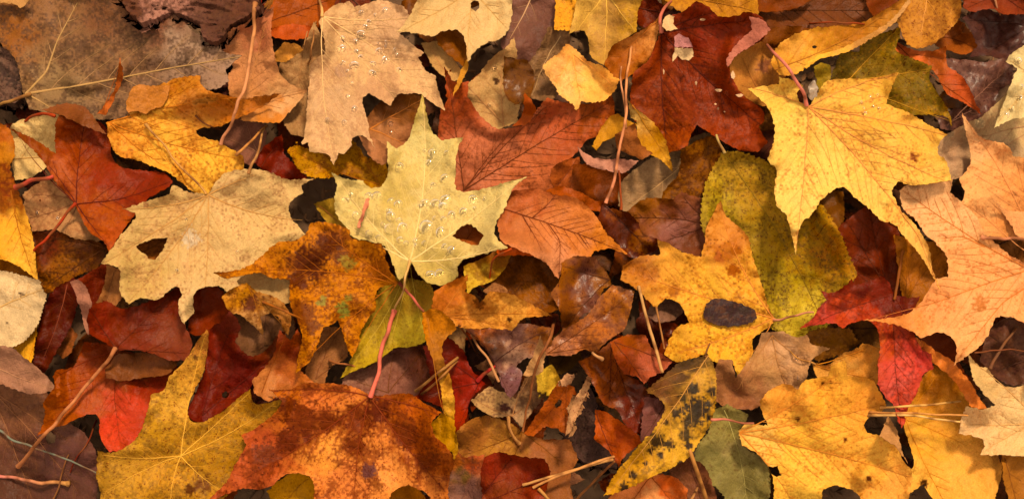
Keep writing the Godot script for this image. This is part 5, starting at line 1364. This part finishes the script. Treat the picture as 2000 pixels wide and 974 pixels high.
	leaf("maple_leaf", "large peach orange maple leaf with long straight veins", [1758,372, 1780,357, 1820,351, 1862,349, 1856,376, 1880,396, 1906,420, 1928,460, 1952,480, 1978,500, 2040,535, 2040,650, 1992,626, 1970,617, 1945,620, 1936,641, 1920,671, 1894,692, 1864,714, 1870,690, 1868,671, 1855,655, 1830,650, 1800,660, 1762,637, 1688,624, 1745,620, 1776,610, 1800,590, 1818,560, 1832,545, 1846,541, 1853,541, 1850,500, 1826,472, 1808,455, 1790,430, 1765,405], [236,162,84], {k = [1800,385,244,186,122, 1860,430,244,182,116, 1900,520,240,168,94, 1840,600,236,158,86, 1920,600,240,174,104, 1970,560,240,168,98, 1880,660,240,176,104, 1760,625,226,140,56], m = [214,128,64,0.45,0.18], s = [176,88,44,0.6], b = [[1915,590,14,206,128,70]], vp = [[2030,520, 1930,553, 1830,590, 1700,624], [2030,535, 1925,480, 1840,425, 1765,372], [2030,545, 1960,590, 1868,705], [1925,482, 1880,460, 1838,466]], vc = [206,120,56], vw = 3.0, cup = 3.0, raise = 3.0, st = [7, 2030,476, 1980,468, 1938,464, 1916,463], sc = [226,146,96], knob = true})
	leaf("maple_leaf", "big lemon yellow maple leaf with long pointed lobes and a pink stalk", [1522,150, 1553,158, 1570,168, 1556,182, 1562,198, 1580,208, 1598,182, 1613,160, 1640,154, 1700,153, 1756,141, 1742,172, 1732,203, 1775,220, 1820,246, 1852,262, 1835,280, 1833,300, 1848,312, 1860,352, 1820,358, 1785,362, 1755,354, 1742,372, 1758,405, 1790,440, 1815,485, 1822,525, 1838,566, 1812,520, 1792,490, 1762,456, 1745,436, 1722,431, 1704,412, 1672,386, 1650,366, 1634,367, 1608,387, 1588,416, 1564,441, 1555,497, 1545,450, 1535,418, 1518,400, 1514,360, 1518,335, 1500,312, 1512,275, 1514,250, 1500,210, 1461,172, 1495,168, 1522,165], [246,200,86], {k = [1540,180,242,196,80, 1550,260,248,206,96, 1555,400,248,208,104, 1620,330,248,206,96, 1660,190,240,186,72, 1700,240,236,176,58, 1730,300,242,190,78, 1800,280,238,180,64, 1820,340,242,190,80, 1700,390,246,200,92, 1800,480,240,184,84, 1720,160,236,180,60], m = [206,128,48,0.45,0.2], s = [160,92,40,0.7], b = [[1786,307,8,128,50,30], [1748,376,5,120,50,36]], v = [1580,208, 1555,485, 1845,352, 1845,262, 1470,172, 1750,146], vp = [[1580,208, 1660,290, 1735,380, 1795,460, 1830,550]], vc = [214,140,60], vw = 2.6, vh = 0.35, st = [8, 1580,208, 1568,178, 1542,135, 1500,90], sc = [226,130,104], cup = 3.0, raise = 5.0, lift = [1555,490,3,50], dr = [1700,190,3.5, 1715,186,3, 1690,222,3.5, 1682,200,3, 1718,212,3, 1706,208,3, 1688,212,2.5], drop_on = "big lemon yellow leaf"})

func sticks() -> void:
	# loose fragments lying on top
	leaf("leaf_fragment", "small pink leaf flake stuck on the rust red maple leaf", [1317,72, 1326,65, 1334,71, 1344,74, 1353,92, 1318,91], [206,138,136], {sec = 0.0, cup = 0.5, bend = 0.0, wave = 0.3, gap = 0.3})
	leaf("leaf_fragment", "cream torn leaf flake below the small pink flake", [1318,93, 1353,94, 1355,110, 1345,118, 1331,115, 1324,108, 1314,120], [226,188,140], {sec = 0.0, cup = 0.5, bend = 0.0, wave = 0.3, gap = 0.3})
	leaf("leaf_fragment", "cream torn flake beside the stalk of the rust red maple leaf", [1297,36, 1308,28, 1318,32, 1315,46, 1324,56, 1302,60, 1294,52], [220,178,120], {sec = 0.0, cup = 0.5, gap = 0.3})
	for e in [[1373,38,9,4], [1360,162,4,7], [1404,176,12,5], [1432,146,6,14], [1445,186,13,5], [1398,203,4,3], [1403,212,3,4], [1416,218,3,2], [1296,140,3,10]]:
		var x: float = e[0]; var y: float = e[1]; var w: float = e[2] * 0.6; var h: float = e[3] * 0.6
		leaf("leaf_fragment", "tiny pale crumb lying on the rust red maple leaf", [x - w, y - h * 0.4, x, y - h, x + w, y - h * 0.2, x + w * 0.5, y + h, x - w * 0.6, y + h * 0.7], [226,182,140], {sec = 0.0, cup = 0.0, bend = 0.0, wave = 0.0, gap = 0.3, group = "pale crumbs on the rust red leaf", stiff = 1})
	leaf("seed", "white slender seed beside the stalk of the big lemon leaf", [1582,190, 1583,170, 1592,156, 1598,168, 1595,186, 1588,195], [226,206,186], {cat = "seed", body = "husk", sec = 0.0, th = 1.5, dome = 2.0, cup = 0.0, wave = 0.0, raise = 1.0, lift = [1589,176,3,12]})
	leaf("wood_chip", "long pale wood splinter beside the black wood", [1146,742, 1155,748, 1132,800, 1112,846, 1104,850, 1112,806, 1126,772], [206,150,102], {cat = "wood", body = "splinter", rough = 0.6, fib = -1.1, th = 3.0, gl = "bark", sec = 0.0, wave = 0.5, raise = 2.0})
	leaf("wood_chip", "short tan wood chip above the rust leaf with a hole", [1094,742, 1108,728, 1120,732, 1116,748, 1098,754], [196,142,100], {cat = "wood", body = "chip", rough = 0.6, fib = -1.0, th = 3.0, gl = "bark", sec = 0.0})
	# stalks
	stick("leaf_stalk", "long tan-pink leaf stalk with a knob leaning over the pinkish tan leaf", "leaf stalk", 7, 8, [430,284, 450,240, 472,180, 488,110, 496,50, 502,10], [214,144,96], "", 6.0, true, [222,152,84])
	stick("leaf_stalk", "coral stalk running down between the rust red leaf and the copper leaf", "leaf stalk", 7, 5, [1182,400, 1198,350, 1212,290, 1220,240, 1224,180, 1236,90], [222,140,96], "", 4.0, false, [222,150,84])
	stick("leaf_stalk", "thin second stalk beside the coral stalk", "leaf stalk", 5, 4, [1222,250, 1218,190, 1214,130], [216,150,96], "", 2.0)
	stick("leaf_stalk", "dark red short stalk under the pale rolled edge", "leaf stalk", 5, 4, [1212,410, 1214,370, 1208,335], [150,62,44])
	stick("leaf_stalk", "pink stalk with a yellow end on the brown purple leaf", "leaf stalk", 6, 8, [-10,924, 40,936, 90,942, 132,945], [220,128,110], "", 0.0, true, [206,150,84])
	stick("leaf_stalk", "red-brown stalk behind the golden folded leaf", "leaf stalk", 4, 4, [1585,47, 1640,44, 1690,43], [150,58,42])
	stick("leaf_stalk", "brown stalk rising past the thin tan leaf tip", "leaf stalk", 4, 7, [1020,842, 1032,800, 1044,735, 1060,690, 1084,628], [150,88,50], "", 3.0)
	stick("leaf_stalk", "thin brown stalk forking over the purple glossy leaf", "leaf stalk", 4, 6, [918,655, 945,690, 962,715, 972,745], [206,146,98], "", 2.0)
	stick("leaf_stalk", "small straw stalk end on the wet red leaf", "leaf stalk", 4, 6, [1157,690, 1168,698, 1180,703], [214,158,96], "", 1.0, true)
	stick("grass_blade", "blue-green grass blade crossing the brown purple leaf", "grass blade", 5, 3, [-10,838, 45,868, 110,892, 188,922], [118,132,118], "", 2.0)
	stick("twig", "thin dark red twig below the coral red leaf", "twig", 4, 3, [190,822, 168,862, 148,904, 138,925], [118,30,28])
	stick("twig", "brown twig beneath the blue-green grass blade", "twig", 4, 3, [100,980, 118,930, 134,890], [134,88,52])
	stick("twig", "dark curled twig on the orange-yellow leaf", "twig", 4, 3, [384,222, 396,236, 415,248, 432,254], [104,58,30])
	stick("twig", "orange twig across the gap beside the green blotched leaf", "twig", 5, 4, [645,705, 668,712, 690,718], [176,108,64])
	# pine needles
	var pn := "pale tan pine needle beside the crimson leaf and black wood"
	stick("pine_needle", pn, "pine needle", 5, 6, [1022,947, 1080,930, 1140,912, 1198,898], [222,164,88], "needles by the black wood", 2.0)
	stick("pine_needle", pn, "pine needle", 5, 6, [1042,952, 1090,930, 1150,908, 1200,892], [214,150,76], "needles by the black wood", 2.0)
	stick("pine_needle", "brown pine needle pointing at the rust orange leaf", "pine needle", 5, 5, [1125,976, 1160,940, 1200,902], [176,112,66], "", 1.0)
	stick("pine_needle", "short needle stub at the foot of the crimson leaf", "pine needle", 6, 5, [1052,955, 1068,972, 1080,985], [196,140,76])
	stick("pine_needle", "thick straw pine needle below the black-spotted leaf", "pine needle", 9, 8, [1382,985, 1366,930, 1348,880], [196,136,72], "", 1.0)
	stick("pine_needle", "short needle beside the bright orange leaf top", "pine needle", 6, 5, [1345,985, 1362,952], [206,146,90])
	stick("pine_needle", "straw pine needle leaning on the yellow leaf with a black spot", "pine needle", 6, 7, [1247,560, 1268,640, 1295,728], [206,156,98], "", 3.0)
	stick("pine_needle", "pair needle in the gap below the orange curled leaf", "pine needle", 4, 4, [1283,600, 1290,640, 1298,682], [170,116,66])
	stick("pine_needle", "tan pine needle crossing the deep red leaf", "pine needle", 6, 6, [812,764, 850,732, 893,698], [196,142,80], "needles on the deep red leaf", 1.0)
	stick("pine_needle", "tan pine needle crossing the deep red leaf", "pine needle", 5, 5, [822,770, 856,742, 892,704], [184,126,70], "needles on the deep red leaf", 1.0)
	var yn := "straw pine needle lying over the golden yellow leaf"
	stick("pine_needle", yn, "pine needle", 5, 4, [1722,796, 1800,792, 1878,784], [236,182,96], "needles on the golden leaf", 1.0)
	stick("pine_needle", yn, "pine needle", 5, 4, [1700,806, 1800,808, 1892,812], [216,150,70], "needles on the golden leaf", 1.0)
	stick("pine_needle", yn, "pine needle", 5, 4, [1698,812, 1780,812, 1876,824], [242,192,110], "needles on the golden leaf", 1.0)
	stick("twig", "tan twig crossing the mauve brown leaf", "twig", 6, 5, [462,302, 490,274, 520,246], [206,140,76], "tan twigs by the mauve leaf", 2.0)
	stick("twig", "tan twig crossing the mauve brown leaf", "twig", 6, 5, [484,336, 498,300, 516,252], [206,150,90], "tan twigs by the mauve leaf", 2.0)
	stick("twig", "thin dark twig over the black hollow beside the cream peach leaf", "twig", 3, 3, [1905,692, 1950,684, 2010,686], [128,72,46], "", 2.0)
	stick("twig", "brown twig stub in the hollow beside the large peach leaf", "twig", 7, 5, [1935,720, 1955,680, 1985,640], [112,76,54])
	stick("twig", "small brown twig between the mauve and the deep red leaves", "twig", 4, 3, [895,640, 915,665, 930,690], [120,70,40])
